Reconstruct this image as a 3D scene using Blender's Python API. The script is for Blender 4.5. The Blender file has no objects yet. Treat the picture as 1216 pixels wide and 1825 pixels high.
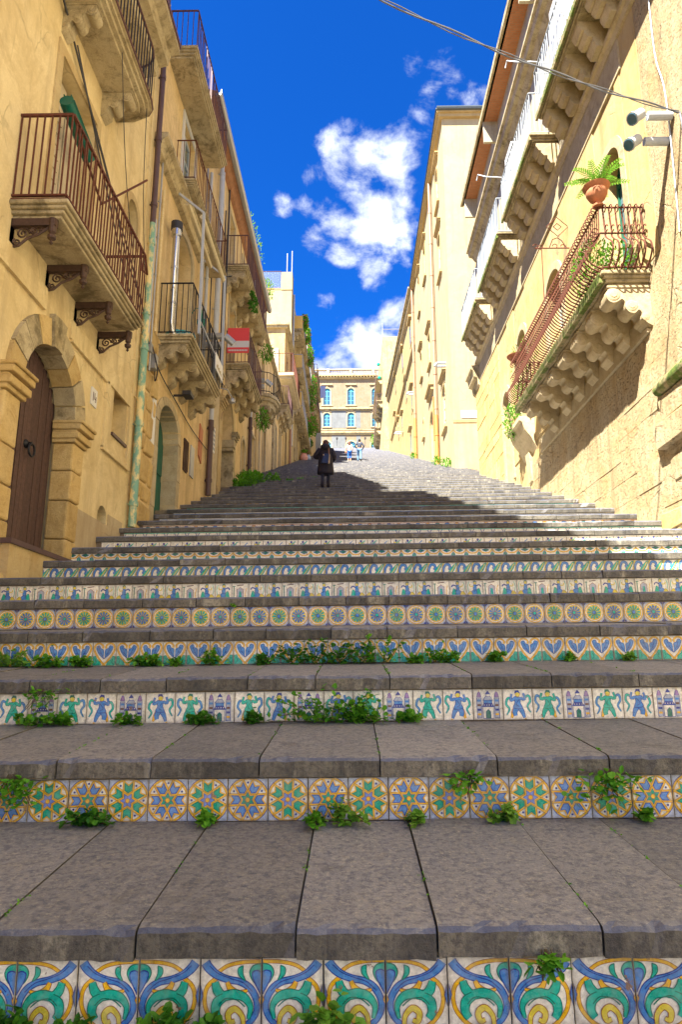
import bpy, bmesh, math, random
from mathutils import Vector, Matrix
from mathutils.geometry import tessellate_polygon
random.seed(7)
sc = bpy.context.scene
COL = sc.collection
# ---------------------------------------------------------------- camera
CAM = Vector((0, 0, 1.1567)); PITCH = 0.22298; YAW = 0.0165
cd = bpy.data.cameras.new('camera'); cam = bpy.data.objects.new('camera', cd); COL.objects.link(cam)
cam.location = CAM; cam.rotation_euler = (math.pi/2+PITCH, 0, YAW)
cd.sensor_fit = 'VERTICAL'; cd.sensor_height = 36; cd.lens = 24.0; cd.clip_start = .05; cd.clip_end = 2000
sc.camera = cam
# ---------------------------------------------------------------- light
SUNV = Vector((-1, -1.27, 2.1)).normalized()          # towards the sun
w = bpy.data.worlds.new('World'); sc.world = w; w.use_nodes = True
nt = w.node_tree; N = nt.nodes; LK = nt.links
for n in list(N): N.remove(n)
out = N.new('ShaderNodeOutputWorld'); bg = N.new('ShaderNodeBackground'); LK.new(bg.outputs[0], out.inputs[0])
sky = N.new('ShaderNodeTexSky'); sky.sky_type = 'NISHITA'; sky.sun_disc = False
sky.sun_elevation = math.asin(SUNV.z); sky.sun_rotation = math.radians(218.2)
sky.altitude = 600; sky.air_density = 1.0; sky.dust_density = 0.2; sky.ozone_density = 3.0
tint = N.new('ShaderNodeMix'); tint.data_type = 'RGBA'; tint.blend_type = 'MULTIPLY'; tint.inputs[0].default_value = 1
LK.new(sky.outputs[0], tint.inputs[6]); tint.inputs[7].default_value = (.027, .235, .60, 1)
tc = N.new('ShaderNodeTexCoord')
def wmath(op, a, b=None, c=None):
    n = N.new('ShaderNodeMath'); n.operation = op
    for i, x in enumerate((a, b, c)):
        if x is None: continue
        if isinstance(x, (int, float)): n.inputs[i].default_value = x
        else: LK.new(x, n.inputs[i])
    return n.outputs[0]
def wnoise(scale, detail, rough=.55, dist=0.0, off=(0, 0, 0), stretch=(1, 1, 1)):
    mp = N.new('ShaderNodeMapping'); mp.inputs['Location'].default_value = off; mp.inputs['Scale'].default_value = stretch
    LK.new(tc.outputs['Generated'], mp.inputs[0])
    n = N.new('ShaderNodeTexNoise'); n.inputs['Scale'].default_value = scale; n.inputs['Detail'].default_value = detail
    n.inputs['Roughness'].default_value = rough; n.inputs['Distortion'].default_value = dist
    LK.new(mp.outputs[0], n.inputs['Vector']); return n.outputs[0]
# cumulus patches: direction, angular size, strength; appended ones unseen, many added as neutral fill
LOBES = [(-0.048, 0.773, 0.633, 0.028, 0.95), (-0.019, 0.767, 0.641, 0.039, 1), (0.018, 0.765, 0.643, 0.045, 1), (0.055, 0.771, 0.635, 0.041, 0.95), (0.011, 0.79, 0.612, 0.041, 0.9), (0.048, 0.8, 0.598, 0.043, 0.95), (0.081, 0.782, 0.618, 0.033, 0.6), (-0.019, 0.813, 0.582, 0.038, 1.05), (-0.05, 0.822, 0.568, 0.028, 1), (0.018, 0.821, 0.571, 0.043, 1), (0.056, 0.82, 0.569, 0.041, 0.85), (-0.012, 0.833, 0.553, 0.03, 1), (0.03, 0.847, 0.531, 0.03, 1), (-0.064, 0.799, 0.597, 0.025, 0.85), (-0.085, 0.797, 0.598, 0.021, 0.8), (-0.038, 0.8, 0.599, 0.03, 0.8), (0.09, 0.81, 0.579, 0.033, 0.55), (-0.032, 0.865, 0.5, 0.018, 0.66), (-0.013, 0.908, 0.418, 0.041, 1.2), (0.023, 0.895, 0.446, 0.048, 1.35), (0.058, 0.876, 0.479, 0.033, 1.05), (0.011, 0.882, 0.47, 0.029, 0.95), (-0.038, 0.912, 0.407, 0.033, 1.1), (0.043, 0.913, 0.407, 0.066, 1.6), (0.106, 0.892, 0.44, 0.058, 1.3), (-0.054, 0.918, 0.393, 0.033, 1.1), (0.119, 0.688, 0.715, 0.038, 0.74), (0.144, 0.699, 0.701, 0.035, 0.84), (0.104, 0.712, 0.694, 0.028, 0.72), (0.132, 0.712, 0.69, 0.033, 0.76), (0.076, 0.693, 0.717, 0.031, 0.55), (0.038, 0.709, 0.704, 0.021, 0.5)]+[(.5,.7,.5,.2,.9),(-.6,.5,.6,.25,.8),(-.5,-.3,.8,.2,.8),(.6,-.5,.6,.25,.9),(.2,-.8,.55,.3,.9),(-.9,.2,.35,.25,.9),(.9,.1,.4,.25,.9),(-.3,.9,.3,.14,.8),(0,.1,1,.3,.9),(.3,-.2,.9,.3,.9),(-.2,-.5,.85,.3,.9),(.5,.2,.8,.25,.9),(-.5,.15,.85,.25,.9),(-.7,-.6,.4,.3,.9),(.3,-.9,.3,.3,.9),(-.3,-.95,.2,.3,.9),(.8,-.4,.3,.3,.9)]
acc = None
for x, y, z, rad, s in LOBES:
    v = Vector((x, y, z)).normalized()
    d = N.new('ShaderNodeVectorMath'); d.operation = 'DISTANCE'; LK.new(tc.outputs['Generated'], d.inputs[0]); d.inputs[1].default_value = v
    m = N.new('ShaderNodeMapRange'); m.interpolation_type = 'SMOOTHSTEP'; LK.new(d.outputs['Value'], m.inputs[0])
    m.inputs[1].default_value = 0; m.inputs[2].default_value = rad*1.7; m.inputs[3].default_value = s; m.inputs[4].default_value = 0
    acc = m.outputs[0] if acc is None else wmath('MAXIMUM', acc, m.outputs[0])
n1 = wnoise(10, 9, .61, .32, (.4, .1, 0), (1, 1, 1.35)); n2 = wnoise(32, 6, .62, .2)
den = wmath('ADD', wmath('MULTIPLY', acc, .45), wmath('ADD', wmath('MULTIPLY', n1, 1.35), wmath('MULTIPLY', n2, .30)))
cm = N.new('ShaderNodeMapRange'); cm.interpolation_type = 'SMOOTHSTEP'; LK.new(den, cm.inputs[0])
cm.inputs[1].default_value = 1.03; cm.inputs[2].default_value = 1.40; cm.inputs[3].default_value = 0; cm.inputs[4].default_value = .97
cb = N.new('ShaderNodeMapRange'); LK.new(n1, cb.inputs[0]); cb.inputs[1].default_value = .35; cb.inputs[2].default_value = .62
cb.inputs[3].default_value = 2.3; cb.inputs[4].default_value = 3.3
cc = N.new('ShaderNodeVectorMath'); cc.operation = 'SCALE'; cc.inputs[0].default_value = (.9, .96, 1.04); LK.new(cb.outputs[0], cc.inputs['Scale'])
mx = N.new('ShaderNodeMix'); mx.data_type = 'RGBA'; LK.new(cm.outputs[0], mx.inputs[0]); LK.new(tint.outputs[2], mx.inputs[6]); LK.new(cc.outputs[0], mx.inputs[7])
LK.new(mx.outputs[2], bg.inputs[0]); bg.inputs[1].default_value = .1
sd = bpy.data.lights.new('sun', 'SUN'); sd.energy = 5.0; sd.angle = math.radians(.5); sd.color = (1, .945, .84)
sun = bpy.data.objects.new('sun', sd); COL.objects.link(sun); sun.rotation_euler = (-SUNV).to_track_quat('-Z', 'Y').to_euler(); sun.location = (-30, -40, 60)
vs = sc.view_settings; vs.view_transform = 'Standard'; vs.look = 'None'; vs.gamma = 1; vs.use_curve_mapping = False; vs.exposure = 2.3
try: sc.cycles.max_bounces = 8; sc.cycles.diffuse_bounces = 5
except Exception: pass
# ---------------------------------------------------------------- mesh helpers
WM = {}
def setparent(o, p):
    if p is not None:
        o.parent = p; o.matrix_parent_inverse = WM[p.name].inverted()
    WM[o.name] = o.matrix_basis.copy()
def link(name, me, parent=None, loc=None, rot=None, scale=None):
    o = bpy.data.objects.new(name, me); COL.objects.link(o)
    if loc is not None: o.location = loc
    if rot is not None: o.rotation_euler = rot
    if scale is not None: o.scale = scale
    setparent(o, parent); return o
def tag(o, label=None, cat=None, group=None, kind=None):
    if label: o['label'] = label
    if cat: o['category'] = cat
    if group: o['group'] = group
    if kind: o['kind'] = kind
    return o
def thing(name, label, cat, loc=(0, 0, 0), group=None):
    return tag(link(name, None, None, loc), label, cat, group)
class MB:
    def __init__(s): s.v = []; s.f = []; s.mi = []; s.m = 0; s.col = None; s.fc = []
    def face(s, idx): s.f.append(tuple(idx)); s.mi.append(s.m); s.fc.append(s.col)
    def poly(s, pts):
        b = len(s.v); s.v += [tuple(p) for p in pts]; s.face(range(b, b+len(pts)))
    def box(s, x0, x1, y0, y1, z0, z1):
        x0, x1 = min(x0, x1), max(x0, x1); y0, y1 = min(y0, y1), max(y0, y1); z0, z1 = min(z0, z1), max(z0, z1)
        b = len(s.v); s.v += [(x0,y0,z0),(x1,y0,z0),(x1,y1,z0),(x0,y1,z0),(x0,y0,z1),(x1,y0,z1),(x1,y1,z1),(x0,y1,z1)]
        for q in ((3,2,1,0),(4,5,6,7),(0,1,5,4),(1,2,6,5),(2,3,7,6),(3,0,4,7)): s.face([b+i for i in q])
        return s
    def prism(s, pts, d):                       # polygon pts (3d) extruded by vector d; any concavity
        b = len(s.v); n = len(pts); d = Vector(d)
        s.v += [tuple(p) for p in pts] + [tuple(Vector(p)+d) for p in pts]
        if n > 4:
            for t in tessellate_polygon([[Vector(p) for p in pts]]):
                s.face([b+i for i in t]); s.face([b+n+i for i in reversed(t)])
        else:
            s.face([b+i for i in range(n)]); s.face([b+n+i for i in reversed(range(n))])
        for i in range(n):
            j = (i+1) % n; s.face((b+j, b+i, b+n+i, b+n+j))
        return s
    def tube(s, pts, r, n=6, caps=True):
        pts = [Vector(p) for p in pts]; R = r if isinstance(r, (list, tuple)) else [r]*len(pts); b = len(s.v); up = None
        for i, p in enumerate(pts):
            t = (pts[min(i+1, len(pts)-1)]-pts[max(i-1, 0)])
            if t.length < 1e-9: t = Vector((0, 0, 1))
            t.normalize()
            if up is None: up = Vector((0, 0, 1)) if abs(t.z) < .9 else Vector((1, 0, 0))
            a = t.cross(up)
            if a.length < 1e-4: a = t.cross(Vector((0, 1, 0)))
            a.normalize(); c = a.cross(t); up = c
            for k in range(n):
                g = 2*math.pi*k/n; s.v.append(tuple(p+(a*math.cos(g)+c*math.sin(g))*R[i]))
        for i in range(len(pts)-1):
            for k in range(n):
                k2 = (k+1) % n; s.face((b+i*n+k, b+i*n+k2, b+(i+1)*n+k2, b+(i+1)*n+k))
        if caps:
            s.face([b+k for k in reversed(range(n))]); e = b+(len(pts)-1)*n; s.face([e+k for k in range(n)])
        return s
    def bar(s, p, q, a, b2=None):               # straight bar of square section
        p = Vector(p); q = Vector(q); t = (q-p).normalized(); u = Vector((0, 0, 1)) if abs(t.z) < .9 else Vector((1, 0, 0))
        x = t.cross(u).normalized(); y = x.cross(t); b2 = a if b2 is None else b2; b = len(s.v)
        for c in (p, q):
            for i, j in ((-1,-1),(1,-1),(1,1),(-1,1)): s.v.append(tuple(c+x*a*i/2+y*b2*j/2))
        for f in ((0,1,2,3),(7,6,5,4),(1,0,4,5),(2,1,5,6),(3,2,6,7),(0,3,7,4)): s.face([b+i for i in f])
        return s
    def lathe(s, prof, c, n=12, axis=(0, 0, 1)):
        c = Vector(c); ax = Vector(axis).normalized(); u = Vector((1, 0, 0)) if abs(ax.x) < .9 else Vector((0, 1, 0))
        e1 = ax.cross(u).normalized(); e2 = ax.cross(e1); b = len(s.v)
        for r, h in prof:
            for k in range(n):
                g = 2*math.pi*k/n; s.v.append(tuple(c+ax*h+(e1*math.cos(g)+e2*math.sin(g))*max(r, 1e-4)))
        for i in range(len(prof)-1):
            for k in range(n):
                k2 = (k+1) % n; s.face((b+i*n+k, b+i*n+k2, b+(i+1)*n+k2, b+(i+1)*n+k))
        s.face([b+k for k in reversed(range(n))]); e = b+(len(prof)-1)*n; s.face([e+k for k in range(n)])
        return s
    def mesh(s, name, mats, smooth=False):
        me = bpy.data.meshes.new(name); me.from_pydata(s.v, [], s.f); me.update()
        for m in (mats if isinstance(mats, (list, tuple)) else [mats]): me.materials.append(m)
        me.polygons.foreach_set('material_index', s.mi)
        if smooth:
            me.polygons.foreach_set('use_smooth', [True]*len(s.f))
            if smooth != 'all': me.set_sharp_from_angle(angle=math.radians(40))
        if any(c is not None for c in s.fc):
            ca = me.color_attributes.new('paint', 'FLOAT_COLOR', 'CORNER'); buf = []
            for p, c in zip(me.polygons, s.fc): buf += list((c or (1, 1, 1))[:3]) * 0 + [x for _ in range(p.loop_total) for x in ((c or (1, 1, 1))[0], (c or (1, 1, 1))[1], (c or (1, 1, 1))[2], 1)]
            ca.data.foreach_set('color', buf)
        me.validate(); return me
    def build(s, name, mats, parent=None, smooth=False, loc=None, rot=None):
        return link(name, s.mesh(name, mats, smooth), parent, loc, rot)
def share(o, loc, parent=None, rot=None, scale=None, name=None):
    return link(name or o.name.split('.')[0], o.data, parent if parent is not None else o.parent, loc, rot, scale)
def recalc(o):
    bm = bmesh.new(); bm.from_mesh(o.data); bmesh.ops.recalc_face_normals(bm, faces=bm.faces); bm.to_mesh(o.data); bm.free(); return o
# ---------------------------------------------------------------- materials
class NT:
    def __init__(s, name):
        s.m = bpy.data.materials.new(name); s.m.use_nodes = True; s.t = s.m.node_tree; s.n = s.t.nodes
        s.b = s.n['Principled BSDF']; s.tc = s.n.new('ShaderNodeTexCoord'); s.oi = None
    def link(s, a, b): s.t.links.new(a, b)
    def coord(s, scale=(1, 1, 1), rnd=False):
        mp = s.n.new('ShaderNodeMapping'); s.link(s.tc.outputs['Object'], mp.inputs[0]); mp.inputs['Scale'].default_value = scale
        if rnd:
            if s.oi is None: s.oi = s.n.new('ShaderNodeObjectInfo')
            sc_ = s.n.new('ShaderNodeMath'); sc_.operation = 'MULTIPLY'; sc_.inputs[1].default_value = 37; s.link(s.oi.outputs['Random'], sc_.inputs[0])
            s.link(sc_.outputs[0], mp.inputs['Location'])
        return mp.outputs[0]
    def noise(s, scale, detail=6, rough=.6, vec=None, dist=0):
        n = s.n.new('ShaderNodeTexNoise'); n.inputs['Scale'].default_value = scale; n.inputs['Detail'].default_value = detail
        n.inputs['Roughness'].default_value = rough; n.inputs['Distortion'].default_value = dist
        s.link(vec if vec is not None else s.coord(), n.inputs['Vector']); return n.outputs[0]
    def voro(s, scale, vec=None, feature='F1'):
        n = s.n.new('ShaderNodeTexVoronoi'); n.feature = feature; n.inputs['Scale'].default_value = scale
        s.link(vec if vec is not None else s.coord(), n.inputs['Vector']); return n.outputs[0]
    def ramp(s, fac, a, b, lo=0., hi=1.):
        n = s.n.new('ShaderNodeMapRange'); s.link(fac, n.inputs[0]); n.inputs[1].default_value = a; n.inputs[2].default_value = b
        n.inputs[3].default_value = lo; n.inputs[4].default_value = hi; return n.outputs[0]
    def mix(s, fac, a, b, mode='MIX'):
        n = s.n.new('ShaderNodeMix'); n.data_type = 'RGBA'; n.blend_type = mode
        for i, x in ((0, fac), (6, a), (7, b)):
            if isinstance(x, (int, float)): n.inputs[i].default_value = x
            elif isinstance(x, tuple): n.inputs[i].default_value = (*x[:3], 1)
            else: s.link(x, n.inputs[i])
        return n.outputs[2]
    def mul(s, a, b):
        n = s.n.new('ShaderNodeMath'); n.operation = 'MULTIPLY'
        for i, x in enumerate((a, b)):
            if isinstance(x, (int, float)): n.inputs[i].default_value = x
            else: s.link(x, n.inputs[i])
        return n.outputs[0]
    def add(s, a, b):
        n = s.n.new('ShaderNodeMath'); n.operation = 'ADD'
        for i, x in enumerate((a, b)):
            if isinstance(x, (int, float)): n.inputs[i].default_value = x
            else: s.link(x, n.inputs[i])
        return n.outputs[0]
    def val(s, col, amt):                       # per-object brightness variation
        if s.oi is None: s.oi = s.n.new('ShaderNodeObjectInfo')
        h = s.n.new('ShaderNodeHueSaturation'); s.link(col, h.inputs['Color']); s.link(s.ramp(s.oi.outputs['Random'], 0, 1, 1-amt, 1+amt), h.inputs['Value']); return h.outputs[0]
    def bump(s, h, strength, dist=.02):
        n = s.n.new('ShaderNodeBump'); n.inputs['Strength'].default_value = strength; n.inputs['Distance'].default_value = dist
        s.link(h, n.inputs['Height']); s.link(n.outputs[0], s.b.inputs['Normal'])
    def done(s, col, rough=.85, metal=0., spec=None):
        if isinstance(col, tuple): s.b.inputs['Base Color'].default_value = (*col[:3], 1)
        else: s.link(col, s.b.inputs['Base Color'])
        if isinstance(rough, (int, float)): s.b.inputs['Roughness'].default_value = rough
        else: s.link(rough, s.b.inputs['Roughness'])
        s.b.inputs['Metallic'].default_value = metal
        if spec is not None: s.b.inputs['Specular IOR Level'].default_value = spec
        return s.m
def cracks(t, c, col, scale=.8, amt=.3):
    v = t.coord(); d = t.n.new('ShaderNodeMix'); d.data_type = 'VECTOR'; d.inputs[0].default_value = .12; t.link(v, d.inputs[4])
    nz = t.n.new('ShaderNodeTexNoise'); nz.inputs['Scale'].default_value = 5; nz.inputs['Detail'].default_value = 6; t.link(v, nz.inputs['Vector']); t.link(nz.outputs['Color'], d.inputs[5])
    e = t.voro(scale, d.outputs[1], 'DISTANCE_TO_EDGE'); m = t.mul(t.ramp(e, .011, .002), t.ramp(t.noise(.9, 4), .5, .6)); return t.mix(t.mul(m, amt), c, col), m
def plaster(name, a, b, stain, streak, stain_amt=.6, bump=.25, pits=0., peel=None, grime=None):
    t = NT(name); c = t.mix(t.ramp(t.noise(.55, 9, .66, dist=.5), .36, .64), a, b)
    c = t.mix(t.mul(t.ramp(t.noise(1.5, 10, .74, dist=.9), .46, .66), stain_amt), c, stain)
    c = t.mix(t.mul(t.ramp(t.noise(3.1, 9, .72, dist=.7), .55, .68), stain_amt*.7), c, tuple(min(.85, x*1.12) for x in b))
    c = t.mix(t.mul(t.ramp(t.noise(1, 8, .66, t.coord((2.6, 2.6, .22))), .50, .70), .65), c, streak)
    c = t.mix(t.mul(t.ramp(t.noise(1, 8, .7, t.coord((6.5, 6.5, .5))), .60, .72), .45), c, tuple(x*.55 for x in streak))
    if peel: c = t.mix(t.ramp(t.noise(.8, 11, .7, dist=.4), .60, .61), c, peel)
    if grime: c = t.mix(t.mul(t.ramp(t.noise(5, 8, .75), .55, .75), .5), c, grime)
    fine = t.noise(38, 5, .75)
    c = t.mix(t.ramp(fine, .35, .7, 0, .30), c, streak); c, ck = cracks(t, c, tuple(x*.3 for x in streak))
    h = t.add(t.mul(fine, .35), t.mul(t.noise(7, 7, .66), .9)); h = t.add(h, t.mul(ck, -.8))
    if pits:
        p = t.ramp(t.noise(15, 5, .78, t.coord((1, 1, 2.2))), .57, .64); q = t.ramp(t.noise(42, 4, .7, t.coord((1, 1, 1.6))), .60, .68)
        h = t.add(h, t.mul(t.add(p, t.mul(q, .5)), -2.6*pits)); c = t.mix(t.mul(t.add(p, t.mul(q, .6)), .6*pits), c, tuple(x*.32 for x in streak))
    t.bump(h, bump, .03); return t.done(c, .92, spec=.25)
def stone(name, a, b, dark, pit=.6, bump=.5, scale=1., rnd=True, amt=.12, rough=.9, soot_shade=.5):
    t = NT(name); v = t.coord(rnd=rnd); c = t.mix(t.ramp(t.noise(1.8*scale, 9, .7, v, .5), .36, .64), a, b)
    c = t.mix(t.mul(t.ramp(t.noise(5*scale, 9, .76, v, .6), .5, .68), pit), c, dark)
    c = t.mix(t.mul(t.ramp(t.noise(1.1*scale, 8, .72, v, .8), .52, .66), soot_shade), c, tuple(x*.6 for x in dark))
    f = t.noise(60*scale, 4, .75, v); c = t.mix(t.ramp(f, .4, .72, 0, .4), c, dark)
    if amt: c = t.val(c, amt)
    t.bump(t.add(t.mul(f, .4), t.noise(9*scale, 8, .74, v)), bump, .025); return t.done(c, rough, spec=.3)
def plain(name, c, rough=.6, metal=0., var=.25, scale=9., amt=0., bump=.05, spec=None):
    t = NT(name); k = t.mix(t.ramp(t.noise(scale, 6, .65), .3, .75), c, tuple(x*(1-var) for x in c))
    if amt: k = t.val(k, amt)
    t.bump(t.noise(scale*6, 4, .6), bump, .01); return t.done(k, rough, metal, spec)
def leafmat(name, a, b):
    t = NT(name); g = t.n.new('ShaderNodeNewGeometry'); c = t.mix(t.ramp(g.outputs['Random Per Island'], 0, 1), a, b)
    c = t.mix(t.mul(t.noise(3, 4), .35), c, tuple(x*.5 for x in a))
    m = t.done(c, .55, spec=.3)
    tr = t.n.new('ShaderNodeBsdfTranslucent'); t.link(c, tr.inputs[0]); ms = t.n.new('ShaderNodeMixShader'); ms.inputs[0].default_value = .3
    t.link(t.b.outputs[0], ms.inputs[1]); t.link(tr.outputs[0], ms.inputs[2]); t.link(ms.outputs[0], t.n['Material Output'].inputs[0]); return m
# ---------------------------------------------------------------- shared materials
OCH = plaster('ochre plaster', (.63,.49,.235), (.77,.63,.34), (.47,.34,.15), (.42,.31,.155), .66, .28)
OCH2 = plaster('orange plaster', (.68,.50,.235), (.79,.61,.32), (.48,.33,.135), (.40,.28,.125), .66, .35, .35)
OCHP = plaster('peeling cream plaster', (.48,.36,.17), (.55,.43,.22), (.42,.26,.085), (.32,.22,.09), .65, .35, .3, peel=(.30,.22,.12))
BOUNCEW = plaster('bright bounce plaster', (.72,.63,.45), (.78,.70,.52), (.64,.53,.34), (.56,.46,.30), .4, .2)  # extra pale, made to throw fill light onto the shaded stairs
YEL = plaster('pale yellow render', (.40,.32,.175), (.44,.36,.21), (.36,.27,.135), (.33,.25,.13), .5, .14)
YEL2 = plaster('warm yellow render', (.41,.30,.13), (.46,.345,.17), (.34,.225,.085), (.30,.21,.095), .55, .16)
YELP = plaster('peeling yellow plaster', (.48,.35,.15), (.54,.41,.20), (.46,.28,.075), (.36,.25,.10), .6, .3, .25, peel=(.42,.33,.19))
ROUGH = plaster('pitted tufa render', (.45,.35,.195), (.52,.425,.265), (.43,.285,.11), (.28,.195,.095), .75, 1., 1.)
ATTIC = plaster('grey weathered wall', (.40,.35,.25), (.47,.42,.31), (.30,.25,.16), (.26,.22,.14), .65, .4, .3)
TUFA = stone('tufa stone', (.54,.37,.13), (.62,.46,.20), (.32,.19,.055), .6, .9, soot_shade=.35)
LIME = stone('pale limestone', (.47,.38,.22), (.55,.46,.29), (.28,.20,.09), .55, .5, soot_shade=.4)
LIMEG = stone('weathered balcony stone', (.42,.335,.18), (.54,.45,.27), (.14,.105,.045), .8, .65, soot_shade=.8)  # stained stone; dark patches deepened to stand in for shade under balconies
def mossmat():
    t = NT('mossy stone edge'); v = t.coord(rnd=True); c = t.mix(t.ramp(t.noise(3, 8, .7, v), .35, .65), (.40,.33,.17), (.27,.21,.10))
    c = t.mix(t.ramp(t.noise(2.2, 9, .75, v, .8), .44, .56), c, (.10,.15,.015)); c = t.mix(t.mul(t.ramp(t.noise(11, 6, .7, v), .5, .62), .7), c, (.04,.075,.008))
    t.bump(t.noise(16, 7, .75, v), .9, .03); return t.done(c, .95)
MOSSY = mossmat()
def lava():
    t = NT('lava stone'); v = t.coord(rnd=True)
    c = t.mix(t.ramp(t.noise(1.4, 8, .7, v, .4), .34, .66), (.178,.180,.192), (.246,.238,.236))
    c = t.mix(t.mul(t.ramp(t.noise(34, 5, .72, v), .46, .60), .8), c, (.088,.092,.122))
    c = t.mix(t.mul(t.ramp(t.noise(52, 5, .75, v), .53, .64), .75), c, (.35,.33,.28))
    c = t.mix(t.mul(t.ramp(t.noise(7, 7, .72, v, .6), .55, .70), .45), c, (.225,.21,.185))
    c = t.mix(t.mul(t.ramp(t.noise(2.6, 6, .7, v), .60, .72), .5), c, (.070,.064,.066))
    geo = t.n.new('ShaderNodeNewGeometry'); sx = t.n.new('ShaderNodeSeparateXYZ'); t.link(geo.outputs['True Normal'], sx.inputs[0])
    side = t.ramp(sx.outputs['Z'], .25, .1)                                   # sawn front faces: worn, lichen-blotched, tone darkened to stand for shade
    fc = t.mix(t.ramp(t.noise(3.0, 9, .78, t.coord((1, 1, .35), True), .5), .38, .64), (.068,.063,.054), (.19,.17,.128))
    fc = t.mix(t.mul(t.ramp(t.noise(1, 6, .66, t.coord((5, 5, 1.2), True)), .56, .68), .7), fc, (.40,.365,.27))
    fc = t.mix(t.mul(t.ramp(t.noise(45, 4, .75, v), .45, .62), .6), fc, (.032,.030,.029))
    c = t.mix(side, c, fc)
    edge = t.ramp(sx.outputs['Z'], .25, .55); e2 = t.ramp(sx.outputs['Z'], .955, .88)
    c = t.mix(t.mul(t.mul(edge, e2), t.ramp(t.noise(5, 6, .7, v), .3, .6, .3, .9)), c, (.075,.09,.15))                # bevel polished by feet, blue sky reflection painted into its colour
    c = t.val(c, .2)
    t.bump(t.add(t.mul(t.noise(70, 4, .78, v), .8), t.noise(18, 6, .74, v)), .7, .014)
    return t.done(c, t.ramp(t.noise(8, 5, .6, v), .3, .7, .5, .8), spec=.4)
LAVA = lava()
def glaze(name, edges):
    t = NT(name); a = t.n.new('ShaderNodeAttribute'); a.attribute_name = 'paint'; v = t.coord(rnd=True)
    br = t.n.new('ShaderNodeHueSaturation'); t.link(a.outputs['Color'], br.inputs['Color']); t.link(t.ramp(t.noise(46, 5, .7, v, .5), .32, .70, .68, 1.18), br.inputs['Value'])   # brush strokes
    c = t.mix(t.mul(t.ramp(t.noise(24, 5, .65, v), .45, .75), .22), br.outputs[0], (.66,.61,.48))
    c = t.mix(t.ramp(t.noise(15, 7, .72, v), .645, .66), c, (.27,.16,.10))     # chipped biscuit
    c = t.mix(t.mul(t.ramp(t.noise(7, 8, .78, v), .52, .74), .34), c, (.20,.15,.09))
    if edges:                                                                  # dirt gathered along the joints
        ab = t.n.new('ShaderNodeVectorMath'); ab.operation = 'ABSOLUTE'; sh = t.n.new('ShaderNodeVectorMath'); sh.operation = 'SUBTRACT'; sh.inputs[1].default_value = (0, 0, .094)
        t.link(t.tc.outputs['Object'], sh.inputs[0]); t.link(sh.outputs[0], ab.inputs[0]); sx = t.n.new('ShaderNodeSeparateXYZ'); t.link(ab.outputs[0], sx.inputs[0])
        mxm = t.n.new('ShaderNodeMath'); mxm.operation = 'MAXIMUM'; t.link(sx.outputs['X'], mxm.inputs[0]); t.link(sx.outputs['Z'], mxm.inputs[1])
        e = t.add(mxm.outputs[0], t.mul(t.ramp(t.noise(20, 6, .75, v), .3, .7, -.5, .5), .022)); c = t.mix(t.mul(t.ramp(e, .080, .095), .42), c, (.17,.12,.07))
    c = t.val(c, .12)
    t.bump(t.noise(40, 3, .5, v), .1, .004)
    return t.done(c, t.ramp(t.noise(12, 5, .7, v), .4, .7, .22, .55), spec=.5)
GLAZE = glaze('maiolica glaze', True); GLAZEF = glaze('maiolica glaze far', False)
MORTAR = plain('tile mortar', (.26,.20,.13), .95, var=.5, scale=20, bump=.4)
LEAF = leafmat('weed leaves', (.07,.28,.014), (.20,.48,.03))
LEAFD = leafmat('dark leaves', (.04,.18,.015), (.10,.30,.02))
LEAFL = leafmat('light leaves', (.13,.36,.03), (.26,.46,.06))
STEM = plain('stems', (.10,.07,.03), .8)
# ---------------------------------------------------------------- staircase
R = .36827; TW = 1.08953; D1 = 2.35996; SL = .0927; TT = .078; CROSS = .011; TS = .188; PITCHT = .1925
NST = 137; LX, RX = -4.32, 5.70
def fy(k): return D1+(k-1)*TW
def zs(y): return R+(y-D1)*R/TW
def xr(k): return (LX, RX) if k < 22 else (-5.1, 6.2)
def ground(x, y):                                # walking surface
    k = math.floor((y-D1)/TW)+1; return k*R+TT*(y-fy(k))/TW+CROSS*x
core = MB()
for k in range(-8, NST):
    a, b = xr(k); y0 = fy(k)+.0445; y1 = fy(k+1)+.0445; za = k*R+.012; zb = k*R+TT+.012
    core.prism([(a-.3, y0, za+CROSS*a-1.2), (a-.3, y0, za+CROSS*a-.03), (a-.3, y1, zb+CROSS*a-.03), (a-.3, y1, zb+CROSS*a-1.2)], (b-a+.6, 0, CROSS*(b-a)))
stair = tag(recalc(core.build('staircase', MORTAR)), kind='structure')
stair['label'] = 'wide public staircase of dark lava treads with painted tile risers'
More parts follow.
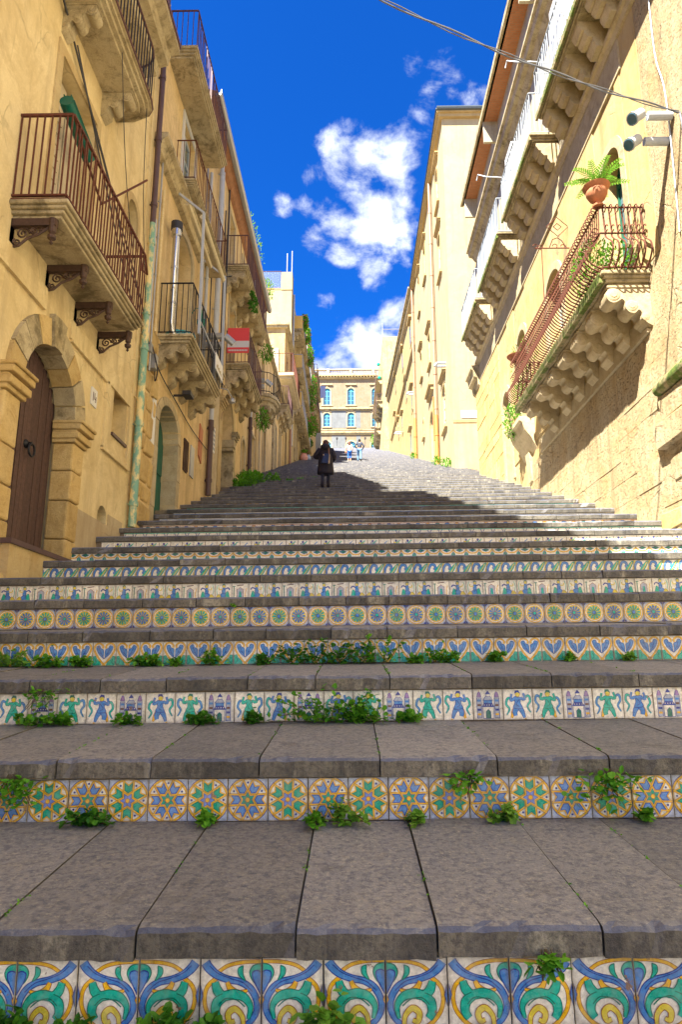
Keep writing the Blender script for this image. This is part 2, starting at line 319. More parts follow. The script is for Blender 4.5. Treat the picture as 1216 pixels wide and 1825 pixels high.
def slab_mesh(mb, xa, xb, y0, y1, z0, jit=0., g=.0035, seg=1):
    rnd = random.uniform
    ch = .024; d = rnd(-jit, jit); xa += g; xb -= g; yb = y1+.026
    zf = z0+d; zb2 = z0+TT+d+rnd(-jit, jit); tl = rnd(-jit, jit)*.6; o = rnd(-.006, .004)
    pts = [(0, zf-SL+.002), (0, zf-ch*.8), (ch*.5, zf-ch*.25), (ch*1.5, zf), (yb-y0, zb2), (yb-y0, zb2-SL)]
    b = len(mb.v); n = len(pts)
    for q in range(seg+1):
        x = xa+(xb-xa)*q/seg; e = .0035 if seg > 1 else 0; chip = rnd(.004, .012) if seg > 1 and random.random() < .12 else 0
        for i, (p, z) in enumerate(pts):
            dy = (rnd(-e, e) if i < 4 else 0)+(o if p < .2 else 0); dz = (rnd(-e, e)*.7 if i < 3 else 0)+tl*(q/seg-.5)
            if i in (1, 2): dy += chip; dz -= chip*.8
            mb.v.append((x, y0+p+dy, z+CROSS*x+dz))
    for q in range(seg):
        for i in range(n):
            j = (i+1) % n; mb.face((b+q*n+i, b+q*n+j, b+(q+1)*n+j, b+(q+1)*n+i))
    mb.face([b+i for i in reversed(range(n))]); mb.face([b+seg*n+i for i in range(n)])
J = {1: [-1.15,-.68,-.18,.26,.77,1.16], 2: [-1.43,-.97,-.45,.13,.69,1.22], 3: [-2.1,-1.64,-1.21,-.68,-.24,.24,.77,1.28,1.84]}
def joints(k):
    a, b = xr(k); js = list(J.get(k, [random.uniform(-.3, .3)]))
    while js[0]-a > .75: js.insert(0, js[0]-random.uniform(.42, .6))
    while b-js[-1] > .75: js.append(js[-1]+random.uniform(.42, .6))
    return [a]+js+[b]
rest = MB()
for k in range(-8, NST+1):
    if k <= 14:
        js = joints(k)
        for xa, xb in zip(js, js[1:]):
            vis = k >= 1 and abs((xa+xb)/2-.15) < .62*fy(k)+.6
            if vis:
                mb = MB(); slab_mesh(mb, xa, xb, fy(k), fy(k+1), k*R, .004, seg=14 if k < 6 else 6); c = Vector(((xa+xb)/2, fy(k), k*R))
                mb.v = [tuple(Vector(v)-c) for v in mb.v]; recalc(mb.build('stone_slab', LAVA, stair, loc=c))
            else: slab_mesh(rest, xa, xb, fy(k), fy(k+1), k*R, .003)
    else:
        a, b = xr(k); x = a
        wd = .42 if k < 18 else (.21 if k < 45 else .34)
        while x < b-.05:
            x2 = min(b, x+wd*random.uniform(.8, 1.2)); slab_mesh(rest, x, x2, fy(k), fy(k+1), k*R, .005 if k < 60 else .0, .003)
            x = x2
o = recalc(rest.build('stone_slab', LAVA, stair)); o['kind'] = 'stuff'
# ---------------------------------------------------------------- painted tiles
WH=(.86,.80,.63); YE=(.84,.47,.008); OR=(.36,.11,.008); BL=(.016,.035,.27); LB=(.06,.235,.55); GR=(.0,.17,.10); LG=(.01,.45,.30); BR=(.16,.06,.03); LY=(.72,.58,.05); LV=(.42,.45,.50)
def smooth(pts, n=5):
    P = [Vector(p) for p in pts]
    if len(P) < 3: return P
    o = []
    for i in range(len(P)-1):
        a = P[max(i-1, 0)]; b = P[i]; c = P[i+1]; d = P[min(i+2, len(P)-1)]
        for j in range(n):
            t = j/n; o.append(.5*((2*b)+(c-a)*t+(2*a-5*b+4*c-d)*t*t+(3*b-3*c+d-a)*t**3))
    return o+[P[-1]]
class Art:
    def __init__(s, bgc=WH, flip=False):
        s.mb = MB(); s.mb.col = WH; s.mb.box(-TS/2, TS/2, 0, .014, 0, TS); s.l = 0; s.flip = flip
        if bgc != WH: s.fill([(0,0),(1,0),(1,1),(0,1)], bgc)
    def put(s, poly, col):
        if s.flip: poly = [(1-x, y) for x, y in reversed([(p[0], p[1]) for p in poly])]
        poly = [(p[0], p[1]) for p in poly]
        for ax, lim, sg in ((0,.004,1),(0,.996,-1),(1,.004,1),(1,.996,-1)):
            o = []
            for i in range(len(poly)):
                p, q = poly[i-1], poly[i]; dp = (p[ax]-lim)*sg; dq = (q[ax]-lim)*sg
                if (dp >= 0) != (dq >= 0):
                    t = dp/(dp-dq); o.append((p[0]+(q[0]-p[0])*t, p[1]+(q[1]-p[1])*t))
                if dq >= 0: o.append(q)
            poly = o
            if len(poly) < 3: return
        s.mb.col = col; y = -.00012*(s.l+1); b = len(s.mb.v)
        s.mb.v += [((x-.5)*TS, y, z*TS) for x, z in poly]
        if len(poly) <= 4: s.mb.face(range(b, b+len(poly)))
        else:
            for t in tessellate_polygon([[Vector((x, z, 0)) for x, z in poly]]): s.mb.face([b+i for i in t])
    def fill(s, pts, col, line=None, lw=.02, sm=False):
        if sm: pts = smooth(list(pts)+[pts[0]], 4)[:-1]
        s.l += 1; s.put(pts, col)
        if line: s.stroke(list(pts)+[pts[0]], lw, line, sm=False)
    def stroke(s, pts, wd, col, sm=True, edge=None, ew=.018):
        P = smooth(pts) if sm else [Vector(p) for p in pts]
        n = len(P); W_ = wd if isinstance(wd, (list, tuple)) else [wd, wd]
        def w_at(i):
            t = i/(n-1)*(len(W_)-1); a = int(min(t, len(W_)-2)); return W_[a]+(W_[a+1]-W_[a])*(t-a)
        for c, ex in (((edge, ew),) if edge else ())+((col, 0),):
            s.l += 1; L = []; Rr = []
            for i in range(n):
                t = (P[min(i+1, n-1)]-P[max(i-1, 0)]); t = t.normalized() if t.length > 1e-9 else Vector((1, 0)); nn = Vector((-t.y, t.x))*(w_at(i)/2+ex)
                L.append(P[i]+nn); Rr.append(P[i]-nn)
            for i in range(n-1): s.put([Rr[i], Rr[i+1], L[i+1], L[i]], c)
    def circ(s, x, y, r, col, n=14, edge=None, ew=.02):
        for c, q in (((edge, r+ew),) if edge else ())+((col, r),):
            s.l += 1; s.put([(x+q*math.cos(6.2832*i/n), y+q*math.sin(6.2832*i/n)) for i in range(n)], c)
    def ring(s, x, y, r, wd, col, n=28):
        s.stroke([(x+r*math.cos(6.2832*i/n), y+r*math.sin(6.2832*i/n)) for i in range(n+1)], wd, col, sm=False)
    def mesh(s): return s.mb.mesh('tile', GLAZE)
def scroll(flip):
    A = Art(WH, flip)
    A.stroke([(0,.96),(.3,.95),(.55,.90),(.72,.80)], .045, YE, edge=OR, ew=.01)
    A.stroke([(.70,.74),(.88,.60),(.93,.42),(.88,.22),(.70,.03),(.5,-.05)], .055, YE, edge=OR, ew=.01)
    A.fill([(0,.93),(.13,.90),(.19,.80),(.14,.68),(.05,.60),(0,.58)], LG, GR, .02, True)
    A.fill([(0,.80),(.06,.83),(.14,.80),(.13,.70),(.03,.52),(0,.50)], LB, BL, .02, True)
    A.stroke([(.93,.95),(.87,.87),(.74,.77),(.55,.70),(.34,.66),(.18,.57),(.08,.42),(.06,.26),(.14,.11),(.28,.0)], [.13,.12,.09,.08,.09,.08,.07,.06], LB, edge=BL, ew=.016)
    A.stroke([(.86,.90),(.72,.79),(.5,.71),(.3,.65),(.14,.52)], .016, BL)
    A.fill([(.30,.90),(.38,.86),(.37,.76),(.26,.68),(.30,.78)], LG, GR, .016, True)
    A.stroke([(.22,.54),(.36,.50),(.50,.56),(.56,.66)], [.02,.07,.08,.05], YE, edge=OR, ew=.012)
    A.stroke([(.20,.12),(.17,.30),(.28,.44),(.45,.48),(.62,.46),(.72,.54),(.76,.66)], [.03,.07,.11,.13,.12,.13,.09], LG, edge=GR, ew=.016)
    A.stroke([(.60,.44),(.72,.36),(.74,.22),(.68,.12)], [.10,.14,.12,.09], LG, edge=GR, ew=.016)
    A.stroke([(.26,.30),(.40,.40),(.58,.42),(.70,.32)], .018, GR)
    A.stroke([(.28,.0),(.30,.16),(.42,.27),(.53,.20),(.50,.08),(.42,.10)], [.05,.07,.09,.08,.05], LY, edge=OR, ew=.012)
    A.fill([(.0,.46),(.035,.40),(0,.33)], YE, OR, .012); A.fill([(1,.62),(.955,.46),(1,.30)], LB, BL, .016)
    return A.mesh()
def star(c1, d1, c2, turn):
    A = Art((.46,.52,.62)); A.circ(.5,.5,.555,BL,40); A.circ(.5,.5,.538,YE,40); A.circ(.5,.5,.487,OR,40); A.circ(.5,.5,.480,WH,40)
    for i in range(6):
        g = math.pi/3*i+turn; T = lambda u, v: (.5+1.06*(u*math.cos(g)-v*math.sin(g)), .5+1.06*(u*math.sin(g)+v*math.cos(g)))
        for q in (-1, 1): A.stroke([T(.40, q*.135), T(.47, q*.10)], .010, OR, False)
        A.fill([T(*q) for q in ((.10,0),(.205,-.14),(.485,-.150),(.375,-.012),(.375,.012),(.485,.150),(.205,.14))], OR)
        A.fill([T(*q) for q in ((.11,0),(.21,-.132),(.470,-.140),(.370,0),(.470,.140),(.21,.132))], YE)
        A.fill([T(*q) for q in ((.160,0),(.222,-.098),(.412,-.104),(.332,0),(.412,.104),(.222,.098))], d1)
        A.fill([T(*q) for q in ((.185,0),(.232,-.075),(.375,-.080),(.310,0),(.375,.080),(.232,.075))], c1)
        A.circ(*[.5+.41*f(g+math.pi/6) for f in (math.cos, math.sin)], .028, BL, 8)
    st = lambda a, b: [(.5+(a if i % 2 == 0 else b)*math.cos(turn+math.pi/6*(i+1)), .5+(a if i % 2 == 0 else b)*math.sin(turn+math.pi/6*(i+1))) for i in range(12)]
    A.fill(st(.265,.150), OR); A.fill(st(.250,.142), YE); A.fill(st(.200,.112), BL); A.fill(st(.175,.100), c2)
    for i in range(6): g = turn+math.pi/3*i; A.circ(.5+.085*math.cos(g), .5+.085*math.sin(g), .013, OR, 6)
    A.circ(.5,.5,.062,OR,12); A.circ(.5,.5,.050,YE,12)
    return A.mesh()
def castle():
    A = Art(WH)
    for x in (.20,.80):
        A.fill([(x-.08,.05),(x+.08,.05),(x+.08,.72),(x-.08,.72)], LV, BL, .018)
        for j in range(4): A.fill([(x-.06,.14+j*.15),(x+.06,.14+j*.15),(x+.06,.21+j*.15),(x-.06,.21+j*.15)], (YE, BL, BR, LB)[j])
        A.fill([(x-.08,.74),(x-.04,.88),(x,.93),(x+.04,.88),(x+.08,.74)], (.35,.2,.4), BL, .015); A.stroke([(x,.92),(x,.98)], .02, YE, False)
    A.fill([(.32,.04),(.68,.04),(.68,.42),(.32,.42)], WH, BL, .02); A.fill([(.42,.04),(.58,.04),(.58,.26),(.5,.34),(.42,.26)], GR, BL, .015)
    A.fill([(.28,.42),(.72,.42),(.64,.54),(.36,.54)], BL); A.fill([(.36,.54),(.64,.54),(.64,.64),(.36,.64)], LB, BL, .015)
    A.fill([(.33,.64),(.67,.64),(.58,.76),(.42,.76)], LV, BL, .018); A.fill([(.44,.76),(.56,.76),(.56,.84),(.44,.84)], WH, BL, .015); A.fill([(.41,.84),(.59,.84),(.5,.96)], BL)
    for j in range(4): A.circ(.37+.087*j,.48,.018,WH,6)
    return A.mesh()
def dancer(c, d, sc_, flip):
    A = Art(WH, flip)
    A.stroke([(.60,.62),(.82,.70),(.90,.50),(.80,.34),(.90,.15)], [.03,.07,.06,.05,.02], sc_, edge=d, ew=.012)
    A.stroke([(.36,.62),(.14,.78),(.08,.60),(.18,.42),(.08,.22)], [.03,.07,.06,.05,.02], sc_, edge=d, ew=.012)
    A.stroke([(.50,.42),(.38,.28),(.30,.05)], [.17,.13,.05], c, edge=d); A.stroke([(.53,.42),(.66,.26),(.74,.05)], [.17,.12,.05], YE, edge=OR, ew=.012)
    A.stroke([(.54,.40),(.62,.25),(.60,.12)], [.16,.14,.10], c, edge=d)
    A.fill([(.38,.72),(.62,.74),(.60,.55),(.66,.38),(.36,.36),(.42,.55)], c, d, .02, True)
    A.stroke([(.40,.70),(.26,.66),(.30,.86)], [.08,.06,.05], c, edge=d, ew=.012); A.stroke([(.60,.70),(.74,.62),(.70,.84)], [.08,.06,.05], c, edge=d, ew=.012)
    A.circ(.50,.82,.075,LY,10,OR,.012); A.fill([(.40,.84),(.46,.96),(.58,.95),(.60,.85),(.5,.89)], d)
    A.stroke([(.44,.66),(.56,.50),(.46,.42)], .02, d); A.stroke([(.3,.02),(.24,.02)], .04, YE, False)
    return A.mesh()
def heart():
    A = Art(WH)
    for f in (0, 1):
        q = (lambda x, y: (1-x, y)) if f else (lambda x, y: (x, y))
        A.fill([q(*p) for p in ((.02,.02),(.40,.02),(.34,.16),(.20,.28),(.12,.42),(.02,.40))], LG, GR, .02)
        A.stroke([q(*p) for p in ((.06,.05),(.16,.16),(.10,.32))], .025, GR)
        A.stroke([q(*p) for p in ((.5,.06),(.36,.20),(.14,.50),(.05,.74),(.14,.92),(.30,.95),(.44,.84),(.42,.74))], .055, YE, edge=OR, ew=.012)
        A.fill([q(*p) for p in ((.49,.30),(.30,.46),(.20,.60),(.14,.80),(.27,.86),(.34,.74),(.44,.70),(.48,.55))], LB, BL, .022, True)
        A.stroke([q(*p) for p in ((.47,.36),(.36,.54),(.26,.76))], .022, BL); A.stroke([q(*p) for p in ((.40,.48),(.28,.56))], .018, BL)
        A.stroke([q(*p) for p in ((.5,.06),(.42,.0))], .05, YE, False)
    A.stroke([(.5,.34),(.5,.62)], .03, WH, False); return A.mesh()
def rosette(c, d, ctr):
    A = Art(LV); A.fill([(0,0),(.16,0),(0,.16)], BL); A.fill([(1,0),(1,.16),(.84,0)], BL); A.fill([(0,1),(0,.84),(.16,1)], BL); A.fill([(1,1),(.84,1),(1,.84)], BL)
    A.circ(.5,.5,.495,YE,32); A.circ(.5,.5,.44,WH,32); A.ring(.5,.5,.445,.012,OR); A.circ(.5,.5,.395,YE,32); A.circ(.5,.5,.365,LY,28)
    for i in range(12):
        g = math.pi/6*i; rot = lambda r, a: (.5+r*math.cos(g+a), .5+r*math.sin(g+a))
        A.fill([rot(.06,0), rot(.20,-.14), rot(.31,-.16), rot(.345,0), rot(.31,.16), rot(.20,.14)], c, d, .016)
        A.circ(*rot(.42,.26), .013, BL, 6)
    A.circ(.5,.5,.075,ctr,12,BL,.02); return A.mesh()
def angel(flip):
    A = Art(WH, flip); A.fill([(.30,.10),(.62,.05),(.80,.12),(.70,.30),(.55,.42),(.40,.40)], LB, BL, .03, True)
    A.fill([(.60,.06),(.95,.04),(.92,.22),(.74,.34)], LY, OR, .02, True); A.fill([(.12,.12),(.34,.10),(.36,.40),(.22,.50)], LG, GR, .02, True)
    A.fill([(.38,.40),(.58,.44),(.56,.70),(.42,.72)], LB, BL, .025, True); A.stroke([(.42,.64),(.22,.72),(.12,.60)], .07, BL); A.stroke([(.56,.64),(.74,.62),(.80,.76)], .06, LY)
    A.circ(.48,.82,.09,LY,10,BL,.02); A.stroke([(.40,.90),(.50,.96),(.58,.88)], .04, GR); A.stroke([(.86,.3),(.92,.6),(.84,.9)], .03, LG); return A.mesh()
def scene_tile():
    A = Art(WH); A.fill([(.3,.04),(.7,.04),(.7,.6),(.5,.75),(.3,.6)], LV, OR, .03); A.fill([(.42,.05),(.6,.05),(.55,.5),(.45,.5)], LG, BL, .02)
    A.stroke([(.12,.05),(.12,.8)], .05, GR, False); A.stroke([(.04,.8),(.2,.8)], .05, GR, False); A.stroke([(.86,.05),(.82,.4),(.9,.7)], .04, YE); A.stroke([(.3,.85),(.7,.9)], .05, BR); return A.mesh()
def feather():
    A = Art(WH); A.stroke([(-.05,.2),(.10,.10),(.02,.7),(.10,1.)], .10, LY)
    A.stroke([(.12,.02),(.06,.5),(.22,.86),(.46,.84),(.52,.62),(.38,.56)], [.07,.10,.13,.12,.08], LB, edge=BL, ew=.035)
    A.fill([(.26,.04),(.52,.14),(.86,.58),(.98,.96),(.70,.76),(.40,.36)], LG, GR, .025, True); A.stroke([(.34,.10),(.66,.46),(.90,.86)], .05, YE)
    A.stroke([(.6,.04),(.9,.3),(1,.6)], .07, LY, edge=OR, ew=.01); return A.mesh()
def eyes():
    A = Art(WH); A.fill([(.5,.02),(.82,.02),(.66,.36),(.5,.48),(.34,.36),(.18,.02)], BL); A.fill([(.3,.02),(.7,.02),(.5,.26)], WH)
    A.stroke([(-.02,.95),(.2,.70),(.5,.64),(.8,.70),(1.02,.95)], .08, YE, edge=OR, ew=.01); A.fill([(.2,.88),(.5,.74),(.8,.88),(.5,1)], GR, BL, .03)
    A.fill([(0,.1),(.16,.4),(.1,.66),(0,.74)], LG, BL, .03); A.fill([(1,.1),(.84,.4),(.9,.66),(1,.74)], LG, BL, .03); return A.mesh()
def squares(v):
    A = Art(WH); A.stroke([(.02,.05),(.02,.95)], .04, BR, False)
    if v: A.fill([(.25,.1),(.7,.1),(.7,.7),(.25,.7)], (LY, LV)[v-1], BR, .03); A.stroke([(.3,.2),(.5,.6),(.8,.85)], .08, LG); A.circ(.45,.8,.1,BL)
    else: A.stroke([(.3,.1),(.4,.5),(.7,.8)], .07, LB); A.circ(.6,.3,.08,YE)
    return A.mesh()
def arcs():
    A = Art(WH); A.circ(.5,0,.42,LY,24,OR,.02); A.circ(.5,0,.24,WH,16); A.ring(.5,0,.52,.05,LG); A.stroke([(0,.0),(.04,.6),(.2,.95)], .06, BL); A.stroke([(1,.0),(.96,.6),(.8,.95)], .06, BL); A.stroke([(0,.95),(1,.95)], .07, LG, False); return A.mesh()
def dots(c):
    A = Art(WH); A.circ(.5,.55,.30,c,12,BL,.04); A.circ(.1,.5,.12,YE); A.circ(.9,.5,.12,YE); A.stroke([(0,.9),(1,.9)], .08, OR, False); A.stroke([(0,.12),(1,.12)], .08, LB, False); return A.mesh()
def bluew():
    A = Art(WH); A.stroke([(0,.2),(.25,.7),(.5,.2),(.75,.7),(1,.2)], .08, BL); A.stroke([(0,.9),(1,.9)], .06, LB, False); return A.mesh()
SC = [scroll(False), scroll(True)]; ST = [star((.0,.36,.21), (.0,.22,.13), (.16,.26,.62), math.pi/2), star((.11,.27,.58), (.02,.07,.34), (.0,.34,.20), 0)]
CS = castle(); DB = dancer(LB, BL, LG, False); DB2 = dancer(LB, BL, LG, True); DG = dancer(LG, GR, LB, False); DG2 = dancer(LG, GR, LB, True)
HE = heart(); RO = [rosette(LG, GR, LB), rosette(LB, BL, LG)]; AN = [angel(False), angel(True), scene_tile()]; FE = feather(); EY = eyes(); SQ = [squares(0), squares(1), squares(2)]
AR = arcs(); DO = [dots(GR), dots(LB), dots(YE)]; BW = bluew()
#       k: (x of the centre of tile 0, sequence)
ROWS = {1: (-.67+PITCHT/2, SC), 2: (-1.08, ST), 3: (-.86, [CS, DG2, DB, CS, DB2, DG]), 4: (-2.22, [HE]), 5: (-2.26, RO), 6: (-3.6, [AN[2], AN[0], AN[1]]), 7: (-3.72, [FE]), 8: (-3.6, [EY]),
        9: (-3.5, [SQ[0], SQ[1], SQ[2]]), 10: (-3.5, [AR]), 11: (-3.5, DO), 12: (-3.5, [BW])}
trest = {}
tcount = 0
for k in range(-4, 34):
    x0, seq = ROWS.get(k, (random.uniform(-3.7, -3.5), [random.choice([[EY], [BW], DO, [AR], RO, ST, SQ])][0] if k >= 13 else [HE]))
    a, b = xr(k); i0 = math.ceil((a+.02+PITCHT/2-x0)/PITCHT); i1 = math.floor((b-.02-PITCHT/2-x0)/PITCHT); y = fy(k)+.030; z = (k-1)*R+TT+.003
    for i in range(i0, i1+1):
        x = x0+i*PITCHT; me = seq[i % len(seq)]
        lo = (x, y+random.uniform(-.0015, .0015), z+CROSS*x); ro = (random.uniform(-.006, .006), -CROSS+random.uniform(-.004, .004), 0)
        if 1 <= k <= 8 and abs(x-.1) < .5*fy(k)+.42 and tcount < 298:
            link('tile', me, stair, lo, ro); tcount += 1
        else: trest.setdefault(me.name, (me, []))[1].append(lo)
for me, locs in trest.values():                 # the rest of every row, joined
    V = [v.co.copy() for v in me.vertices]; F = [tuple(p.vertices) for p in me.polygons]; pc = me.color_attributes['paint'].data
    C0 = [tuple(pc[p.loop_start].color)[:3] for p in me.polygons]; mb = MB()
    far = [l for l in locs]
    for l in far:
        b = len(mb.v); L3 = Vector(l); mb.v += [tuple(v+L3) for v in V]
        for f, c in zip(F, C0): mb.col = c; mb.face([b+i for i in f])
    o = mb.build('tile', GLAZEF, stair); o['kind'] = 'stuff'
# ---------------------------------------------------------------- facade helpers
RUST = plain('rusty iron', (.150,.042,.018), .85, .1, .6, 14, 0, .3)
IRON = plain('black iron', (.022,.022,.026), .55, .5, .3, 12)
BROWNI = plain('brown painted iron', (.12,.05,.045), .6, .1, .4, 10)
BRONZE = plain('dark cast iron', (.10,.055,.035), .6, .4, .5, 20, 0, .3)
WHITEM = plain('white painted metal', (.46,.49,.51), .5, 0, .18, 6)
GREYM = plain('grey metal', (.42,.43,.42), .45, .5, .2, 6)
STEEL = plain('stainless flue', (.60,.61,.62), .22, .95, .1, 5)
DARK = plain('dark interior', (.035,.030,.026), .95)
WOOD = plain('weathered door wood', (.115,.060,.045), .75, 0, .55, 16, .2, .4)
WOODL = plain('pale shutter wood', (.55,.46,.30), .7, 0, .3, 8)
GREEN = plain('green painted door', (.0,.115,.075), .45, 0, .25, 8)
TEAL = plain('teal painted frames', (.10,.50,.60), .5, 0, .15, 8)
GLASS = plain('window glass', (.05,.12,.17), .08, 0, .2, 2, spec=.8)
TERRA = plain('terracotta', (.52,.20,.09), .8, 0, .3, 9, .1, .15)
ROOFT = plain('roof tiles', (.42,.20,.09), .9, 0, .45, 5, .2, .3)
BROWNP = plain('brown downpipe', (.10,.055,.05), .5, 0, .35, 6)
TANP = plain('copper brown downpipe', (.40,.22,.13), .5, .0, .25, 4)
ORNGP = plain('orange cast pipe', (.55,.20,.045), .6, 0, .2, 7)
REDF = plain('red cloth', (.72,.07,.07), .85, 0, .12, 5)
WHT = plain('white enamel', (.60,.60,.57), .4, 0, .06, 5)
INK = plain('black print', (.03,.03,.035), .6)
GREYP = plaster('grey cement render', (.155,.168,.172), (.20,.21,.208), (.12,.128,.13), (.14,.142,.138), .5, .15)
FARP = plaster('far ochre render', (.235,.185,.12), (.27,.225,.155), (.24,.155,.08), (.19,.145,.09), .7, .15, peel=(.26,.175,.09))
def pipemat():
    t = NT('peeling green pipe'); c = t.mix(t.ramp(t.noise(5, 8, .7, t.coord((1, 1, .5))), .44, .54), (.72,.58,.26), (.18,.36,.26))
    t.bump(t.noise(20, 4), .3, .01); return t.done(c, .7)
PEELP = pipemat()
def clayroof():
    t = NT('brick soffit'); b = t.n.new('ShaderNodeTexBrick'); t.link(t.coord((1, 1, 1)), b.inputs[0]); b.inputs['Scale'].default_value = 3
    b.inputs['Color1'].default_value = (.46,.19,.08,1); b.inputs['Color2'].default_value = (.38,.15,.06,1); b.inputs['Mortar'].default_value = (.30,.2,.12,1); return t.done(b.outputs[0], .9)
SOFF = clayroof()
class Fac:                                       # facade frame: o = out from the wall, y = along the street, z = up
    def __init__(s, w, sd): s.w = w; s.s = sd
    def p(s, o, y, z): return (s.w+s.s*o, y, z)
    def box(s, mb, o0, o1, y0, y1, z0, z1): mb.box(s.w+s.s*o0, s.w+s.s*o1, y0, y1, z0, z1); return mb
    def prof(s, mb, pts, y0, y1):                # profile in (o, z) run along y
        mb.prism([s.p(o, y0, z) for o, z in pts], (0, y1-y0, 0)); return mb
    def plate(s, mb, pts, o0, o1):               # outline in (y, z) with depth
        mb.prism([s.p(o0, y, z) for y, z in pts], (s.s*(o1-o0), 0, 0)); return mb
    def tube(s, mb, pts, r, n=6): mb.tube([s.p(*q) for q in pts], r, n); return mb
def archpts(y0, y1, zsp, rise, n=10):
    c = (y0+y1)/2; a = (y1-y0)/2
    return [(c-a*math.cos(math.pi*i/n), zsp+rise*math.sin(math.pi*i/n)) for i in range(n+1)]
def wall(F, name, y0, y1, z0, z1, mats, parent, holes=(), depth=8, body=.45):
    mb = MB(); ys = sorted({y0, y1, *[h[i] for h in holes for i in (0, 1)]}); zz = sorted({z0, z1, *[h[i] for h in holes for i in (2, 3)]})
    for a, b in zip(ys, ys[1:]):
        for c, d in zip(zz, zz[1:]):
            if any(h[0]-1e-6 <= a and b <= h[1]+1e-6 and h[2]-1e-6 <= c and d <= h[3]+1e-6 for h in holes): continue
            mb.poly([F.p(0, a, c), F.p(0, b, c), F.p(0, b, d), F.p(0, a, d)])
    for h in holes:
        a, b, c, d = h[:4]; rise = h[4] if len(h) > 4 else 0; dp = h[5] if len(h) > 5 else body
        ol = [(a, c), (a, d-rise)]+(archpts(a, b, d-rise, rise)[1:-1] if rise else [])
        if not rise: ol = [(a, c), (a, d), (b, d), (b, c)]
        else: ol += [(b, d-rise), (b, c)]
        if rise:
            ap = archpts(a, b, d-rise, rise); m = len(ap)//2
            for q in range(m): mb.poly([F.p(0, a, d), F.p(0, *ap[q]), F.p(0, *ap[q+1])])
            for q in range(m, len(ap)-1): mb.poly([F.p(0, b, d), F.p(0, *ap[q]), F.p(0, *ap[q+1])])
            mb.poly([F.p(0, a, d), F.p(0, *ap[m]), F.p(0, b, d)])
        for p, q in zip(ol, ol[1:]+ol[:1]): mb.poly([F.p(0, *p), F.p(0, *q), F.p(-dp, *q), F.p(-dp, *p)])
    mb.m = 0
    mb.poly([F.p(0, y0, z0), F.p(0, y0, z1), F.p(-depth, y0, z1), F.p(-depth, y0, z0)])
    mb.poly([F.p(0, y1, z0), F.p(0, y1, z1), F.p(-depth, y1, z1), F.p(-depth, y1, z0)])
    mb.poly([F.p(0, y0, z1), F.p(0, y1, z1), F.p(-depth, y1, z1), F.p(-depth, y0, z1)])
    mb.poly([F.p(-depth, y0, z0), F.p(-depth, y1, z0), F.p(-depth, y1, z1), F.p(-depth, y0, z1)])
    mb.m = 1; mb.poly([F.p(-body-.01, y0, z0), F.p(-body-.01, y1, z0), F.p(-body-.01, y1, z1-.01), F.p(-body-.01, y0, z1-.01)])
    return mb.build(name, [mats, DARK], parent)
def slab(F, y0, y1, z, dep, th, mat, parent, name='balcony'):
    mb = MB(); st = [(1., 0, .30), (.95, .30, .52), (.90, .52, .78), (.84, .78, 1.)]
    for f, a, b in st: g = dep*(1-f); F.box(mb, -.05, dep*f, y0+g, y1-g, z+th*(1-b), z+th*(1-a))
    o = mb.build(name, mat, parent); bv = o.modifiers.new('b', 'BEVEL'); bv.width = .016; bv.segments = 2; bv.limit_method = 'ANGLE'; return o
def rail(F, y0, y1, z, dep, h, sp, mat, parent, bw=.016, hw=.03, mid=(), ends=(True, True), top=True):
    r = MB(); d = dep-.05
    for zz in ((.05,)+tuple(mid)+(h,)):
        t = hw if zz == h else hw*.7
        r.bar(F.p(d, y0, z+zz), F.p(d, y1, z+zz), hw, t)
        if ends[0]: r.bar(F.p(0, y0, z+zz), F.p(d, y0, z+zz), hw, t)
        if ends[1]: r.bar(F.p(0, y1, z+zz), F.p(d, y1, z+zz), hw, t)
    ro = r.build('handrail', mat, parent)
    bm_ = MB(); bm_.box(-bw/2, bw/2, -bw/2, bw/2, .05, h); me = bm_.mesh('baluster', mat)
    n = max(1, round((y1-y0)/sp))
    for i in range(n+1): link('baluster', me, parent, F.p(d, y0+(y1-y0)*i/n, z), (random.uniform(-.016,.016), random.uniform(-.012,.012), random.uniform(-.3,.3)))
    m = max(1, round(d/sp))
    for e, yy in zip(ends, (y0, y1)):
        if e:
            for i in range(m): link('baluster', me, parent, F.p(d*i/m+.02, yy, z))
    return ro
def stone_bracket(F, y, wd, z, dep, hgt, mat, parent):
    hgt *= random.uniform(.93, 1.06); wd *= random.uniform(.92, 1.06); dep *= random.uniform(.95, 1.0)
    pr = [(.90,0),(.91,-.10),(.95,-.20),(.93,-.34),(.82,-.42),(.70,-.38),(.62,-.33),(.56,-.40),(.56,-.54),(.48,-.66),(.36,-.68),(.28,-.60),(.22,-.66),(.20,-.80),(.12,-.92),(0,-1)]
    sm = [(v.x, v.y) for v in smooth([(a, b, 0) for a, b in pr], 3)]; mb = MB(); F.prof(mb, [(-.04, z), *[(o*dep, z+q*hgt) for o, q in sm], (-.04, z-hgt)], y-wd/2, y+wd/2)
    for o, q, rr, e in ((.80,-.22,.17,.025),(.42,-.50,.15,.02),(.14,-.78,.10,.012)):        # volutes
        c = F.p(o*dep, y-wd/2-e, z+q*hgt); mb.lathe([(rr*hgt*.45, 0), (rr*hgt*.5, e*.4), (rr*hgt*.8, e*.4), (rr*hgt*.95, e*.9), (rr*hgt, wd/2), (rr*hgt*.95, wd+e*1.1), (rr*hgt*.5, wd+e*2)], c, 12, (0, 1, 0))
    F.box(mb, 0, dep*.93, y-wd/2-.02, y+wd/2+.02, z-.05*hgt, z-.004)
    o = recalc(mb.build('bracket', mat, parent)); o.data.polygons.foreach_set('use_smooth', [True]*len(o.data.polygons)); o.data.set_sharp_from_angle(angle=math.radians(45)); return o
